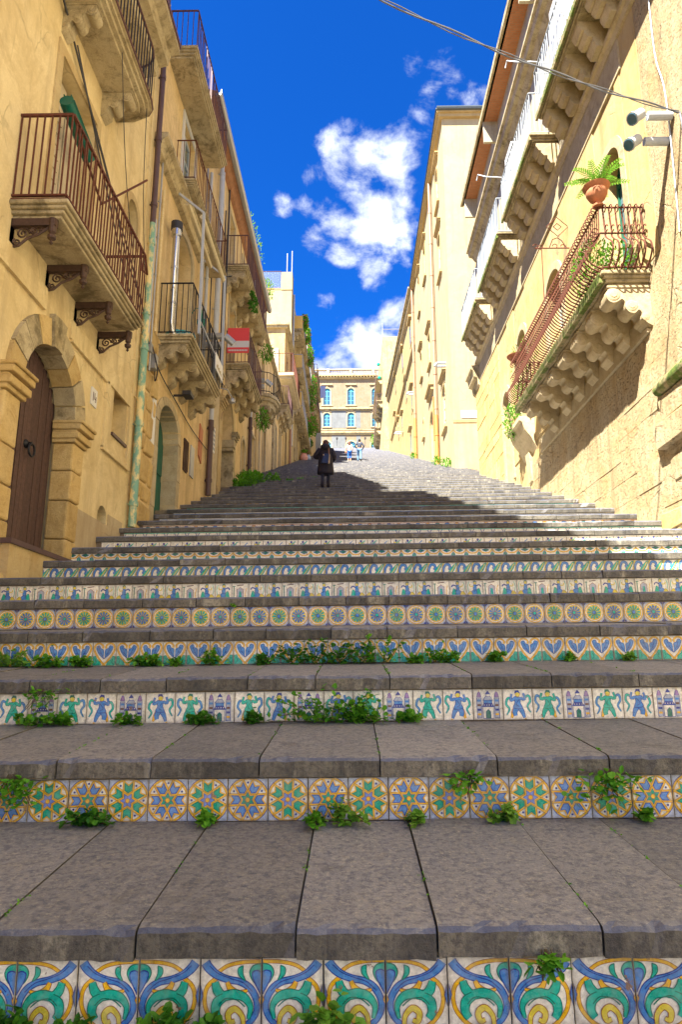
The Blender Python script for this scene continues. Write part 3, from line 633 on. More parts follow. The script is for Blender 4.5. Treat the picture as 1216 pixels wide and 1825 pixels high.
def step_bracket(F, y, wd, z, dep, hgt, mat, parent):          # stacked stone corbel
    hgt *= random.uniform(.90, 1.08); wd *= random.uniform(.88, 1.08); dep *= random.uniform(.92, 1.0)
    mb = MB()
    for o, a, b in ((.92, 0, .36), (.74, .36, .62), (.5, .62, 1.)):
        pts = [(-.04, z-a*hgt), (o*dep, z-a*hgt), (o*dep, z-(a*.6+b*.4)*hgt), (o*dep-.10*dep, z-b*hgt), (-.04, z-b*hgt)]
        F.prof(mb, pts, y-wd/2, y+wd/2)
    return recalc(mb.build('bracket', mat, parent))
def iron_bracket(F, y, z, dep, parent):
    mb = MB(); F.box(mb, 0, dep, y-.04, y+.04, z-.10, z)
    F.box(mb, -.02, .0, y-.05, y+.05, z-.38, z)
    for k, (cx, cz, r0) in enumerate(((.14, -.19, .085), (.28, -.16, .055), (.07, -.31, .055), (.38, -.14, .035))):
        sp = [(cx+r0*(1-i/22)*math.cos(i*.55+k), y, z+cz+r0*(1-i/22)*math.sin(i*.55+k)) for i in range(20)]
        F.tube(mb, sp, .013, 4)
    F.tube(mb, [(.0,y,z-.38),(.10,y,z-.36),(.20,y,z-.26),(.34,y,z-.20),(.46,y,z-.11)], .018, 5)
    c = F.p(dep-.05, y, z-.36); mb.lathe([(.0,0),(.025,.03),(.012,.06),(.05,.09),(.055,.13),(.02,.15),(.045,.18),(.05,.26),(.06,.30),(.06,.36)], c, 10)
    return recalc(mb.build('bracket', BRONZE, parent))
def bead(F, mb, y0, y1, z0, z1, wd, o0, o1, rise=0):       # raised surround of an opening
    F.box(mb, o0, o1, y0-wd, y0, z0, z1-rise); F.box(mb, o0, o1, y1, y1+wd, z0, z1-rise)
    if rise:
        i = archpts(y0, y1, z1-rise, rise, 14); e = archpts(y0-wd, y1+wd, z1-rise, rise+wd, 14)
        for q in range(14): F.plate(mb, [i[q], i[q+1], e[q+1], e[q]], o0, o1)
    else: F.box(mb, o0, o1, y0-wd, y1+wd, z1, z1+wd)
def window(F, y0, y1, z0, z1, rec, fm, parent, rise=0, nx=2, nz=3, fw=.07, pane=None, name='window'):
    mb = MB(); F.box(mb, -rec-.05, -rec, y0, y0+fw, z0, z1-rise); F.box(mb, -rec-.05, -rec, y1-fw, y1, z0, z1-rise)
    F.box(mb, -rec-.05, -rec-.002, y0+fw, y1-fw, z0, z0+fw)
    if rise:
        i = archpts(y0+fw, y1-fw, z1-rise, rise-fw, 12); e = archpts(y0, y1, z1-rise, rise, 12)
        for q in range(12): F.plate(mb, [i[q], i[q+1], e[q+1], e[q]], -rec-.05, -rec)
        c = (y0+y1)/2
        for g in (.79, 1.57, 2.36): mb.bar(F.p(-rec-.025, c, z1-rise), F.p(-rec-.025, c-(y1-y0)/2*.95*math.cos(g), z1-rise+rise*.93*math.sin(g)), fw*.6)
        F.box(mb, -rec-.05, -rec-.001, y0+fw, y1-fw, z1-rise-fw/2, z1-rise+fw/2)
    else: F.box(mb, -rec-.05, -rec-.002, y0+fw, y1-fw, z1-fw, z1)
    for i in range(1, nx): y = y0+(y1-y0)*i/nx; F.box(mb, -rec-.045, -rec+.003, y-fw*.6, y+fw*.6, z0+fw, z1-rise-fw*.5 if rise else z1-fw)
    for i in range(1, nz): z = z0+(z1-rise-z0)*i/nz; F.box(mb, -rec-.04, -rec-.006, y0+fw, y1-fw, z-fw*.3, z+fw*.3)
    wo = mb.build(name, fm, parent); pm = MB()
    if rise: F.plate(pm, [(y0+.02, z0)]+archpts(y0+.02, y1-.02, z1-rise, rise-.02)+[(y1-.02, z0)], -rec-.045, -rec-.035)
    else: F.box(pm, -rec-.045, -rec-.035, y0+.02, y1-.02, z0+.02, z1-.02)
    recalc(pm.build('pane', pane or GLASS, wo)); return wo
def pipe(F, y, z0, z1, r, mat, parent, o=.12, joints_=True, name='downpipe', bands=1.6):
    mb = MB(); F.tube(mb, [(o, y, z0), (o, y, z1)], r, 10); z = z0+.4
    while joints_ and z < z1-.2:
        F.tube(mb, [(o, y, z), (o, y, z+.09)], r*1.22, 10); F.box(mb, 0, o, y-.012, y+.012, z+.03, z+.06); z += bands
    return mb.build(name, mat, parent, True)
def leaf(mb, c, d, l, wd, up=Vector((0, 0, 1))):
    d = d.normalized(); x = d.cross(up); x = x.normalized() if x.length > 1e-3 else Vector((1, 0, 0)); n = x.cross(d)
    b = len(mb.v); p = [c, c+d*l*.35+x*wd*.5+n*l*.05, c+d*l*.8+x*wd*.35, c+d*l-n*l*.1, c+d*l*.8-x*wd*.35, c+d*l*.35-x*wd*.5+n*l*.05]
    mb.v += [tuple(q) for q in p]; mb.face((b, b+1, b+2, b+3)); mb.face((b, b+3, b+4, b+5))
def rv(s=1.): return Vector((random.uniform(-s, s), random.uniform(-s, s), random.uniform(-s, s)))
def bush(mb, c, rad, n, l, wd, flat=Vector((1, 1, 1)), upb=.4, shell=.3):
    c = Vector(c)
    for _ in range(n):
        v = rv(); 
        while v.length > 1 or v.length < shell: v = rv()
        p = c+Vector((v.x*rad*flat.x, v.y*rad*flat.y, v.z*rad*flat.z)); leaf(mb, p, v+rv(.8)+Vector((0, 0, upb)), l*random.uniform(.6, 1.25), wd*random.uniform(.7, 1.2))
# ================================================================ LEFT SIDE OF THE STREET
A = Fac(-4.27, 1)
bA = thing('building', 'ochre house with arched plank door and rust-railed balcony, nearest on the left', 'building', (-4.27, 4, 1))
wall(A, 'wall', -8, 12.55, -4, 18.4, OCH, bA, [(8.0, 9.85, 2.6, 5.62, .92, .4), (11.42, 12.14, 5.2, 6.14, 0, .3), (11.08, 11.5, 3.3, 3.84, .2, .25), (8.3, 9.65, 6.9, 10.0, 0, .3), (11.3, 11.9, 9.2, 10.0, .3, .2)])
mb = MB(); A.prof(mb, [(-.02, 18.4), (.5, 18.75), (.5, 18.9), (-8, 21.5), (-8, 18.4)], -8, 12.5); recalc(mb.build('roof', ROOFT, bA))
mb = MB(); A.box(mb, 0, .035, -8, 8.55, 6.0, 6.3); A.box(mb, 0, .035, 9.4, 12.35, 6.0, 6.3); A.box(mb, 0, .05, -8, 8.5, 5.96, 6.0); A.box(mb, 0, .05, 9.45, 11.05, 5.96, 6.0); A.box(mb, 0, .05, 12.2, 12.36, 4.8, 6.0)
A.box(mb, 0, .05, 10.97, 11.12, 4.8, 6.0); A.box(mb, 0, .055, 10.97, 12.36, 4.76, 4.82); A.box(mb, 0, .03, 12.3, 12.5, 6.3, 18.4); mb.build('plaster_band', OCH, bA)
mb = MB(); A.box(mb, -.28, .04, 11.40, 12.16, 5.16, 5.215); mb.build('window_sill', BROWNP, bA)
mb = MB(); A.box(mb, -.3, -.27, 11.42, 12.14, 5.2, 6.14); mb.build('window_board', OCHP, bA)
# portal: voussoirs, jambs and capitals
c0, r0 = 8.93, .83; zsp = 4.74; nv = 9
for i in range(nv):
    a0 = math.pi*i/nv+.012; a1 = math.pi*(i+1)/nv-.012; ro = 1.22 if i != nv//2 else 1.30
    pts = [(c0-r*math.cos(a), zsp+r*math.sin(a)) for r, a in ((r0, a0), (r0, (a0+a1)/2), (r0, a1), (ro, a1), (ro, (a0+a1)/2), (ro, a0))]
    mb = MB(); A.plate(mb, pts, -.26, .05+random.uniform(0, .012)+(.03 if i == nv//2 else 0)); recalc(mb.build('voussoir', LIMEG if i % 3 else TUFA, bA))
for ya, yb in ((7.68, 8.1), (9.76, 10.16)):
    z = 1.9 if ya < 9 else 2.5
    while z < 4.44:
        h = min(random.uniform(.42, .62), 4.46-z); h = 4.46-z if 4.46-z-h < .15 else h
        mb = MB(); A.box(mb, -.26, .07+random.uniform(-.012, .012), ya, yb+random.uniform(-.02, .02), z+.005, z+h-.005); o = mb.build('jamb_stone', TUFA, bA); z += h
        bv = o.modifiers.new('b', 'BEVEL'); bv.width = .03; bv.segments = 2
    mb = MB()
    for q, (o1, za, zb) in enumerate(((.10, 4.46, 4.52), (.15, 4.52, 4.62), (.11, 4.62, 4.66), (.18, 4.66, 4.75), (.21, 4.75, 4.80))): A.box(mb, -.26, o1, ya-o1*.4, yb+o1*.5, za, zb)
    o = mb.build('capital', TUFA, bA); bv = o.modifiers.new('b', 'BEVEL'); bv.width = .015; bv.segments = 2
mb = MB(); A.box(mb, -.02, .14, 7.5, 8.12, 1.2, 2.25); o = mb.build('plinth_stone', TUFA, bA); bv = o.modifiers.new('b', 'BEVEL'); bv.width = .06; bv.segments = 3
dr = MB(); A.box(dr, -.36, -.33, 8.02, 9.83, 2.62, 4.7); dr = dr.build('door', WOOD, bA)
n = 15
for i in range(n):
    y0 = 8.08+i*1.7/n; yc = y0+.85/n; zt = zsp+math.sqrt(max(.0, .86**2-(yc-c0)**2)) if abs(yc-c0) < .86 else zsp
    mb = MB(); A.box(mb, -.33, -.29+random.uniform(-.006, .006), y0+.004, y0+1.7/n-.006, 2.66+random.uniform(-.01, .01), zt); mb.build('plank', WOOD, dr)
mb = MB(); A.tube(mb, [(-.19, 9.0+.09*math.cos(t*.524), 4.1+.09*math.sin(t*.524)) for t in range(13)], .016, 6); mb.lathe([(.07,0),(.06,.03),(.03,.05),(.03,.10)], A.p(-.29, 9.0, 4.19), 10, (1, 0, 0)); mb.build('door_handle', IRON, dr, True)
mb = MB(); A.box(mb, -.3, .2, 7.95, 9.98, 2.60, 2.665); mb.build('threshold', BROWNP, bA)
mb = MB(); A.box(mb, -.3, .17, 7.98, 9.95, 1.3, 2.60); mb.build('threshold_base', OCHP, bA)
mb = MB(); A.box(mb, 0, .012, 10.12, 12.5, 2.6, 3.55); A.box(mb, 0, .010, 11.56, 12.3, 3.55, 3.75); mb.build('plinth', plaster('tan cement render', (.42,.33,.19), (.50,.41,.26), (.34,.25,.13), (.30,.22,.12), .6, .3), bA)
# rusty balcony
bal = slab(A, 7.38, 10.58, 6.66, .74, .20, LIMEG, bA)
mb = MB(); A.box(mb, 0, .70, 7.40, 10.56, 6.862, 6.885); mb.build('floor_plate', RUST, bal)
rail(A, 7.42, 10.54, 6.88, .74, 1.24, .105, RUST, bal, .018, .035)
for y in (7.53, 8.55, 9.55, 10.50): iron_bracket(A, y, 6.66, .56, bal)
mb = MB(); A.tube(mb, [(.69, 7.42, 8.12), (.60, 8.0, 8.05), (.40, 9.2, 8.15), (.62, 10.3, 9.4), (.66, 10.42, 9.55)], .018, 6); A.tube(mb, [(.69, 10.54, 8.1), (.62, 10.9, 8.0), (.35, 11.4, 8.4), (.1, 11.9, 9.3)], .02, 6); mb.build('tie_rod', RUST, bal)
mb = MB(); A.box(mb, -.26, -.2, 8.34, 8.95, 6.9, 9.96); A.box(mb, -.26, -.2, 9.0, 9.61, 6.9, 9.96)
for z in range(14): A.box(mb, -.21, -.185, 8.42, 8.88, 7.05+z*.2, 7.19+z*.2)
mb.build('balcony_door', WOODL, bA)
mb = MB(); bead(A, mb, 8.3, 9.65, 6.9, 10.0, .16, 0, .03); mb.build('door_surround', OCHP, bA)
mb = MB(); bead(A, mb, 11.3, 11.9, 9.2, 10.0, .14, 0, .04, .3); mb.build('window_surround', OCHP, bA)
blind = MB(); A.tube(blind, [(.12, 8.32, 9.22), (.12, 9.25, 9.02)], .105, 12)
for q in range(5): A.tube(blind, [(.12+.11*math.cos(q), 8.32, 9.22+.11*math.sin(q)), (.12+.11*math.cos(q), 9.25, 9.02+.11*math.sin(q))], .012, 4)
tag(blind.build('rolled_blind', GREEN, None, True), 'green rolled-up slatted blind hanging above the rust-railed balcony', 'blind')
# upper balcony with rounded corner
rim = [(0, 4.5), (.70, 4.5), (.70, 10.2), (.66, 10.42), (.55, 10.56), (.40, 10.62), (0, 10.62)]
def offs(d): return [(max(0, o-d) if o else 0, y-(d if y > 8 else 0)) for o, y in rim]
mb = MB()
for d, z0, z1 in ((.16, 10.80, 10.86), (.09, 10.86, 10.94), (.04, 10.94, 11.0), (0, 11.0, 11.07)): mb.prism([A.p(o, y, z0) for o, y in offs(d)], (0, 0, z1-z0))
ub = recalc(mb.build('balcony', LIMEG, bA))
mb = MB(); mb.tube([A.p(o, y, 11.04) for o, y in rim[1:]], .028, 6); mb.tube([A.p(o-.03, y-.02, 12.15) for o, y in rim[1:]], .022, 6); mb.build('handrail', BROWNI, ub)
bm_ = MB(); bm_.box(-.009, .009, -.009, .009, 0, 1.1); me = bm_.mesh('baluster', IRON)
for i in range(44): link('baluster', me, ub, A.p(.67, 4.6+i*.13, 11.06))
for o, y in ((.63, 10.4), (.52, 10.52), (.40, 10.58), (.27, 10.58), (.14, 10.58)): link('baluster', me, ub, A.p(o, y, 11.06))
for y in (6.6, 8.3, 9.9): stone_bracket(A, y, .24, 10.8, .55, .5, LIMEG, ub)
mb = MB(); A.prof(mb, [(-.02, 12.9), (.30, 12.95), (.34, 13.15), (.52, 13.2), (.56, 13.42), (.74, 13.5), (.74, 13.62), (-.02, 13.8)], -8, 11.6); recalc(mb.build('cornice', LIMEG, bA))
mb = MB(); A.box(mb, .0, .76, -8, 11.62, 13.62, 13.72); mb.build('cornice_edge', BROWNI, bA)
# downpipe between the houses, plate 14, wires
pipe(A, 12.52, 3.72, 7.7, .075, PEELP, bA, .12); pipe(A, 12.52, 7.7, 10.2, .06, PEELP, bA, .12); pipe(A, 12.52, 10.2, 18.2, .06, BROWNP, bA, .12)
mb = MB(); mb.m = 0; A.box(mb, 0, .02, 10.38, 10.62, 5.34, 5.64); mb.m = 1; A.box(mb, .021, .024, 10.44, 10.46, 5.42, 5.57); A.box(mb, .021, .024, 10.5, 10.52, 5.46, 5.57); A.box(mb, .021, .024, 10.5, 10.58, 5.46, 5.48); A.box(mb, .021, .024, 10.555, 10.575, 5.42, 5.52)
tag(mb.build('number_plate', [WHT, BROWNI]), 'small white house number plate reading 14 right of the arched door', 'number plate')
def wires(F, lines, r, mat, name, label, cat='cable'):
    mb = MB()
    for L in lines: F.tube(mb, smooth(L, 6) if len(L) > 2 else L, r, 4)
    return tag(mb.build(name, mat), label, cat)
wires(A, [[(.05, 5.5, 12.2), (.05, 8.0, 10.75), (.06, 9.2, 10.0), (.05, 10.4, 9.35), (.06, 11.4, 8.6), (.1, 12.3, 8.25)], [(.07, 5.5, 12.1), (.07, 8.1, 10.65), (.08, 9.3, 9.85), (.07, 10.5, 9.2), (.08, 11.5, 8.7), (.1, 12.4, 8.1)], [(.06, 8.6, 10.5), (.06, 10.0, 9.3), (.06, 11.6, 8.1), (.1, 12.3, 7.7)]], .013, INK, 'wall_cable', 'bundle of dark cables running down the ochre wall to the peeling pipe')
for i, L in enumerate(([(.6, 9.0, 10.78), (.4, 10.2, 9.2), (.1, 12.4, 7.6)], [(.64, 10.2, 10.85), (.45, 10.9, 9.6), (.12, 12.4, 8.3)])):
    wires(A, [L], .007, INK, 'wire', ('upper' if i else 'lower')+' thin wire slung from the rounded balcony to the downpipe')
# ---------------------------------------------------------------- B
B = Fac(-4.30, 1)
bB = thing('building', 'narrow orange house with green arched door and stone-bracketed balcony, second on the left', 'building', (-4.3, 14.5, 3))
wall(B, 'wall', 12.56, 17.1, -1, 15.25, OCH2, bB, [(14.25, 15.95, 3.6, 7.1, .62, .42), (14.95, 16.35, 8.4, 11.9, .35, .4), (14.9, 16.1, 12.9, 15.0, 0, .3)])
mb = MB(); A.box(mb, -6, -1.3, 12.6, 17.1, 15.25, 21.2); mb.build('penthouse', OCH2, bB)
z = 3.4; blk = 0
while z < 8.0:                                   # exposed rubble quoin
    h = random.uniform(.34, .62); y = 12.66
    while y < 13.95:
        l = random.uniform(.4, .8); y2 = min(14.0, y+l)
        if y2-y > .15:
            mb = MB(); g = .012; q = [(y+g+random.uniform(0, .05), z+g), (y2-g-random.uniform(0, .05), z+g+random.uniform(0, .05)), (y2-g, z+h-g-random.uniform(0, .06)), (y+g, z+h-g)]
            B.plate(mb, q, -.05, .03+random.uniform(0, .05)); o = recalc(mb.build('rubble_stone', TUFA, bB)); bv = o.modifiers.new('b', 'BEVEL'); bv.width = .045; bv.segments = 2
        y = y2
    z += h
for i in range(7):
    a0 = math.pi*i/7+.015; a1 = math.pi*(i+1)/7-.015
    pts = [(15.1-rr*math.cos(a)*.85/.85, 6.48+rr*.73*math.sin(a)) for rr, a in ((.842, a0), (.842, (a0+a1)/2), (.842, a1), (1.1, a1), (1.1, (a0+a1)/2), (1.1, a0))]
    mb = MB(); B.plate(mb, pts, -.42, .03); recalc(mb.build('voussoir', LIME, bB))
for ya, yb in ((14.0, 14.257), (15.943, 16.22)):
    z = 3.4 if ya < 15 else 4.4
    while z < 6.45:
        h = min(random.uniform(.45, .75), 6.47-z); mb = MB(); B.box(mb, -.42, .03+random.uniform(-.008, .008), ya, yb, z+.004, z+h-.004); mb.build('jamb_stone', LIME, bB); z += h
dr = MB(); B.box(dr, -.42, -.36, 14.25, 15.95, 4.3, 7.0); dr = dr.build('door', GREEN, bB)
for i in range(2):
    mb = MB(); B.box(mb, -.36, -.33, 14.3+i*.84, 15.06+i*.84, 4.4, 5.5); B.box(mb, -.36, -.33, 14.3+i*.84, 15.06+i*.84, 5.65, 6.45); mb.build('door_panel', GREEN, dr)
mb = MB(); B.box(mb, -.2, .0, 14.25, 14.3, 4.3, 6.9); mb.build('open_leaf', GREEN, dr)
for i, (y, z, mt) in enumerate(((16.73, 6.45, BRONZE), (17.44, 6.5, GREYM))):
    mb = MB(); B.box(mb, 0, .03, y-.19, y+.19, z-.42, z+.42)
    if i == 0:
        for q in range(7): B.tube(mb, [(.045, y-.17+q*.055, z-.4), (.045, y-.17+q*.055+.03*(-1)**q, z), (.045, y-.17+q*.055, z+.4)], .009, 4)
    tag(mb.build('vent_grille', mt), ('rusty scrolled iron grille' if i == 0 else 'grey metal meter door')+' low on the wall right of the green door', 'grille')
bal = slab(B, 13.8, 17.2, 8.12, .78, .24, LIMEG, bB); rail(B, 13.84, 17.16, 8.36, .78, 1.25, .125, IRON, bal, .016, .026)
for y in (13.98, 14.93, 15.95, 16.95): stone_bracket(B, y, .30, 8.12, .72, .55, LIMEG, bal)
mb = MB(); bead(B, mb, 14.95, 16.35, 8.4, 11.9, .2, 0, .05, .35); mb.build('door_surround', LIME, bB)
window(B, 15.0, 16.3, 8.4, 11.85, .3, WOODL, bB, .3, 2, 4, .08, name='balcony_door')
b2 = slab(B, 14.37, 18.6, 12.62, .52, .16, LIMEG, bB); rail(B, 14.4, 18.5, 12.78, .52, 1.1, .14, RUST, b2, .014, .024)
b3 = slab(B, 13.2, 17.1, 15.2, .70, .26, LIMEG, bB); rail(B, 13.3, 17.05, 15.46, .70, 1.1, .13, BROWNI, b3, .016, .03)
mb = MB(); B.prof(mb, [(-.02, 12.2), (.12, 12.25), (.2, 12.45), (.3, 12.5), (.3, 12.6), (-.02, 12.62)], 12.7, 17.1); recalc(mb.build('cornice', LIMEG, bB))
mb = MB(); bead(B, mb, 14.9, 16.1, 12.9, 15.0, .14, 0, .04); mb.build('door_surround', WHT, bB)
window(B, 14.92, 16.08, 12.9, 14.98, .12, WHITEM, bB, 0, 2, 3, .07, name='balcony_door')
fl = MB(); B.tube(fl, [(.3, 14.2, 8.4), (.22, 14.15, 8.62), (.22, 14.05, 8.7), (.22, 14.05, 11.0)], .085, 12); B.tube(fl, [(.22, 14.05, 10.95), (.22, 14.05, 11.15)], .12, 12)
for z in (9.2, 10.1): B.tube(fl, [(.22, 14.05, z), (.22, 14.05, z+.05)], .095, 12)
fl.m = 1; B.tube(fl, [(.22, 14.05, 11.12), (.22, 14.05, 11.3)], .14, 12)
tag(fl.build('flue_pipe', [STEEL, INK], None, True), 'shiny steel flue pipe with black cap rising behind the dark balcony rail', 'pipe')
aw = thing('awning', 'white metal awning frame with rolled cream canvas above the dark-railed balcony', 'awning', B.p(.5, 14, 8.4))
mb = MB()
for y in (14.35, 17.1): mb.bar(B.p(0, y, 12.45), B.p(.78, y-.05, 11.75), .05); mb.bar(B.p(.78, y-.05, 11.75), B.p(.80, y-.05, 8.6), .055)
mb.bar(B.p(.8, 14.3, 8.95), B.p(.8, 17.05, 8.95), .03); mb.build('frame', WHITEM, aw)
mb = MB(); B.tube(mb, [(.74, 14.3, 11.65), (.74, 17.1, 11.65)], .06, 8); B.tube(mb, [(.35, 14.4, 12.1), (.42, 15.6, 11.9), (.36, 17.0, 12.05)], .07, 6); mb.build('canvas_roll', plain('cream canvas', (.72,.62,.38), .9), aw)
mb = MB(); mb.m = 0; B.box(mb, .83, .85, 16.0, 16.9, 8.55, 8.98); mb.m = 1
for q in range(10): B.box(mb, .8505, .853, 16.14+q*.065, 16.14+q*.065+.045, 8.64, 8.70+.03*((q*7) % 3))
tag(mb.build('sign_board', [WHT, LIMEG]), 'small white sign board with faded lettering tied to the awning post', 'sign')
bowl = MB(); bowl.lathe([(.12,0),(.2,.03),(.30,.12),(.34,.22),(.36,.24),(.33,.24),(.3,.2)], B.p(.34, 14.45, 8.37), 16)
def bowlmat():
    t = NT('painted blue bowl'); c = t.mix(t.ramp(t.voro(14), .25, .35), (.02,.10,.45), (.10,.50,.55)); c = t.mix(t.ramp(t.noise(18), .56, .6), c, (.75,.72,.6)); return t.done(c, .25)
tag(bowl.build('bowl', bowlmat(), None, True), 'blue painted ceramic bowl standing on the dark-railed balcony', 'bowl')
lan = MB(); lan.lathe([(.02,0),(.09,.05),(.12,.13),(.11,.22),(.05,.28),(.03,.33)], B.p(.3, 16.55, 9.95), 12); B.tube(lan, [(0, 16.5, 10.25), (.15, 16.5, 10.5), (.3, 16.52, 10.45), (.3, 16.55, 10.27)], .014, 5)
tag(lan.build('lantern', plain('green glass', (.0,.26,.17), .15), None, True), 'small green globe lantern on a bracket beside the awning', 'lantern')
for y, mt, r_, z0, z1 in ((12.95, WHITEM, .035, 7.8, 10.6), (13.2, GREYM, .022, 7.2, 12.3), (13.42, OCH, .03, 8.2, 11.7)): pipe(B, y, z0, z1, r_, mt, bB, .06, True, 'conduit', .9)
wires(B, [[(.05, 12.7, 7.9), (.06, 14.0, 7.5), (.05, 15.5, 7.4), (.05, 17.1, 7.3), (.05, 19, 7.35)], [(.05, 13.2, 7.9), (.2, 13.3, 7.3), (.1, 13.5, 7.1), (.05, 13.6, 7.7)]], .014, INK, 'wall_cable', 'black cables looping below the dark-railed balcony')
mb = MB(); B.box(mb, .01, .16, 13.28, 13.46, 7.3, 7.62); B.box(mb, .01, .10, 13.1, 13.26, 7.6, 7.8); tag(mb.build('junction_box', GREYM), 'grey electric junction boxes beside the rough stone corner', 'box')
mb = MB(); B.box(mb, .25, .45, 15.2, 15.55, 7.5, 7.6); B.box(mb, .0, .3, 15.35, 15.4, 7.52, 7.56); tag(mb.build('floodlight', INK), 'black floodlight tucked between brackets of the dark-railed balcony', 'lamp')
mb = MB(); B.box(mb, .0, .02, 13.75, 14.0, 5.6, 6.9); tag(mb.build('notice_board', WHT), 'tall narrow white tiled plaque left of the green door', 'plaque')
# ---------------------------------------------------------------- C
C = Fac(-4.30, 1)
bC = thing('building', 'long ochre house with grey gutter, two bracketed balconies and arched portal, third on left', 'building', (-4.3, 23, 6))
wall(C, 'wall', 17.11, 29.5, 0, 17.5, OCH2, bC, [(21.1, 23.2, 4, 10.3, 1.0, .7), (25.2, 26.0, 6, 9.9, .38, .35), (27.4, 28.5, 6, 10.9, 0, .25), (21.7, 22.9, 11.2, 13.8, 0, .3), (24.0, 25.2, 14.6, 16.9, 0, .3), (21.2, 22.2, 14.7, 16.9, 0, .3), (27.3, 28.2, 14.2, 16.2, 0, .25), (27.2, 28.2, 11.4, 13.2, 0, .25)], body=.75)
mb = MB(); C.prof(mb, [(-.02, 17.4), (.12, 17.45), (.22, 17.62), (.34, 17.66), (.34, 17.8), (-8, 20), (-8, 17.4)], 16.9, 29.5); recalc(mb.build('roof', ROOFT, bC))
mb = MB(); C.prof(mb, [(.30, 17.66), (.36, 17.60), (.46, 17.60), (.50, 17.68), (.50, 17.80), (.47, 17.80), (.46, 17.68), (.36, 17.66)], 16.85, 29.6); recalc(mb.build('gutter', GREYM, bC))
for a, b_, z0, z1, mt in ((19.5, 20.4, 4.5, 10.0, LIME), (20.55, 21.05, 5, 9.3, OCHP), (23.2, 23.55, 6, 9.0, LIMEG), (28.6, 29.4, 7, 17.3, OCHP)):
    mb = MB(); C.box(mb, 0, .08, a, b_, z0, z1); o = mb.build('pilaster', mt, bC)
    mb = MB()
    for q, e in enumerate((.10, .14, .18, .22)): C.box(mb, 0, e, a-e*.4, b_+e*.4, z1+q*.09, z1+q*.09+.085)
    mb.build('capital', mt, o)
mb = MB(); C.box(mb, -.69, .14, 22.9, 23.22, 8.72, 8.98); C.box(mb, -.7, .10, 22.95, 23.22, 8.6, 8.72); mb.build('impost', LIMEG, bC)
mb = MB(); C.box(mb, -.7, .02, 23.18, 23.3, 6, 8.6); mb.build('jamb', LIMEG, bC)
mb = MB(); bead(C, mb, 21.1, 23.2, 9.0, 10.3, .3, 0, .06, 1.0); mb.build('arch_moulding', OCHP, bC)
mb = MB(); C.box(mb, -.7, -.64, 21.1, 23.2, 6, 9.4); dr = mb.build('door', WOOD, bC)
mb = MB(); C.box(mb, -.34, -.3, 25.2, 26.0, 7, 9.5); mb.build('door', WOOD, bC)
mb = MB(); C.box(mb, -.24, -.2, 27.4, 28.5, 8, 10.9); mb.build('door', WHITEM, bC)
mb = MB(); bead(C, mb, 25.2, 26.0, 7, 9.9, .14, 0, .04, .38); bead(C, mb, 27.4, 28.5, 8, 10.9, .12, 0, .04); mb.build('door_surround', LIME, bC)
for a, b_, c_, d_ in ((21.7, 22.9, 11.2, 13.8), (24.0, 25.2, 14.6, 16.9), (21.2, 22.2, 14.7, 16.9), (27.3, 28.2, 14.2, 16.2), (27.2, 28.2, 11.4, 13.2)):
    mb = MB(); bead(C, mb, a, b_, c_, d_, .13, 0, .04); mb.build('window_surround', LIME, bC); window(C, a, b_, c_, d_, .2, WOODL, bC, 0, 2, 3, .07)
pipe(C, 19.12, 6.0, 8.3, .085, BROWNP, bC); pipe(C, 19.12, 8.3, 17.5, .07, WHITEM, bC); pipe(C, 26.6, 8.7, 11.2, .085, BROWNP, bC); pipe(C, 26.6, 11.2, 17.5, .06, WHITEM, bC); pipe(C, 20.75, 10, 17.5, .03, INK, bC, .06, False, 'conduit')
bal = slab(C, 21.45, 24.9, 11.0, .82, .24, LIMEG, bC); rail(C, 21.5, 24.85, 11.24, .82, 1.2, .12, BROWNI, bal, .016, .028)
for y in (21.7, 22.6, 23.6, 24.6): stone_bracket(C, y, .34, 11.0, .76, .72, LIMEG, bal)
bal = slab(C, 20.75, 26.0, 14.3, .80, .22, LIMEG, bC); rail(C, 20.8, 25.95, 14.52, .80, 1.15, .12, BROWNI, bal, .016, .028)
for y in (21.0, 22.2, 23.4, 24.6, 25.7): stone_bracket(C, y, .34, 14.3, .74, .66, LIMEG, bal)
mb = MB(); mb.m = 0; mb.box(C.p(.06, 0, 0)[0], C.p(.8, 0, 0)[0], 21.40, 21.42, 12.02, 12.5); mb.box(C.p(.06, 0, 0)[0], C.p(.8, 0, 0)[0], 21.40, 21.42, 11.58, 11.78); mb.m = 1; mb.box(C.p(.06, 0, 0)[0], C.p(.8, 0, 0)[0], 21.398, 21.422, 11.78, 12.02)
for q in range(12): mb.box(C.p(.1+q*.055, 0, 0)[0], C.p(.14+q*.055, 0, 0)[0], 21.392, 21.398, 11.64, 11.70)
tag(mb.build('flag', [REDF, WHT]), 'red banner with a white stripe hung on the balcony rail above the portal', 'banner')
mb = MB(); mb.m = 0; C.box(mb, .081, .095, 19.62, 19.9, 7.5, 8.3); mb.m = 1
for q in range(5): C.box(mb, .096, .099, 19.66, 19.86, 7.58+q*.14, 7.66+q*.14)
tag(mb.build('notice_board', [WHT, plain('printed pictures', (.25,.30,.38), .6, 0, .6, 20)]), 'narrow white notice strip with small pictures on the pale pilaster', 'notice')
mb = MB(); C.plate(mb, [(18.1, 6.9), (18.45, 6.75), (18.5, 7.75), (18.15, 7.85)], 0, .04); tag(recalc(mb.build('plaque', TERRA)), 'tilted terracotta plaque on the wall left of the brown downpipe', 'plaque')
mb = MB(); C.box(mb, 0, .04, 16.9, 17.05, 9.9, 10.0); C.tube(mb, [(.0, 20.4, 9.9), (.3, 20.5, 9.85), (.45, 20.6, 9.6)], .02, 5); mb.lathe([(.0,0),(.09,.05),(.10,.15),(.04,.2)], C.p(.45, 20.6, 9.4), 10); tag(mb.build('wall_lamp', GREYM), 'small grey wall lamp on an arm beside the arched portal', 'lamp')
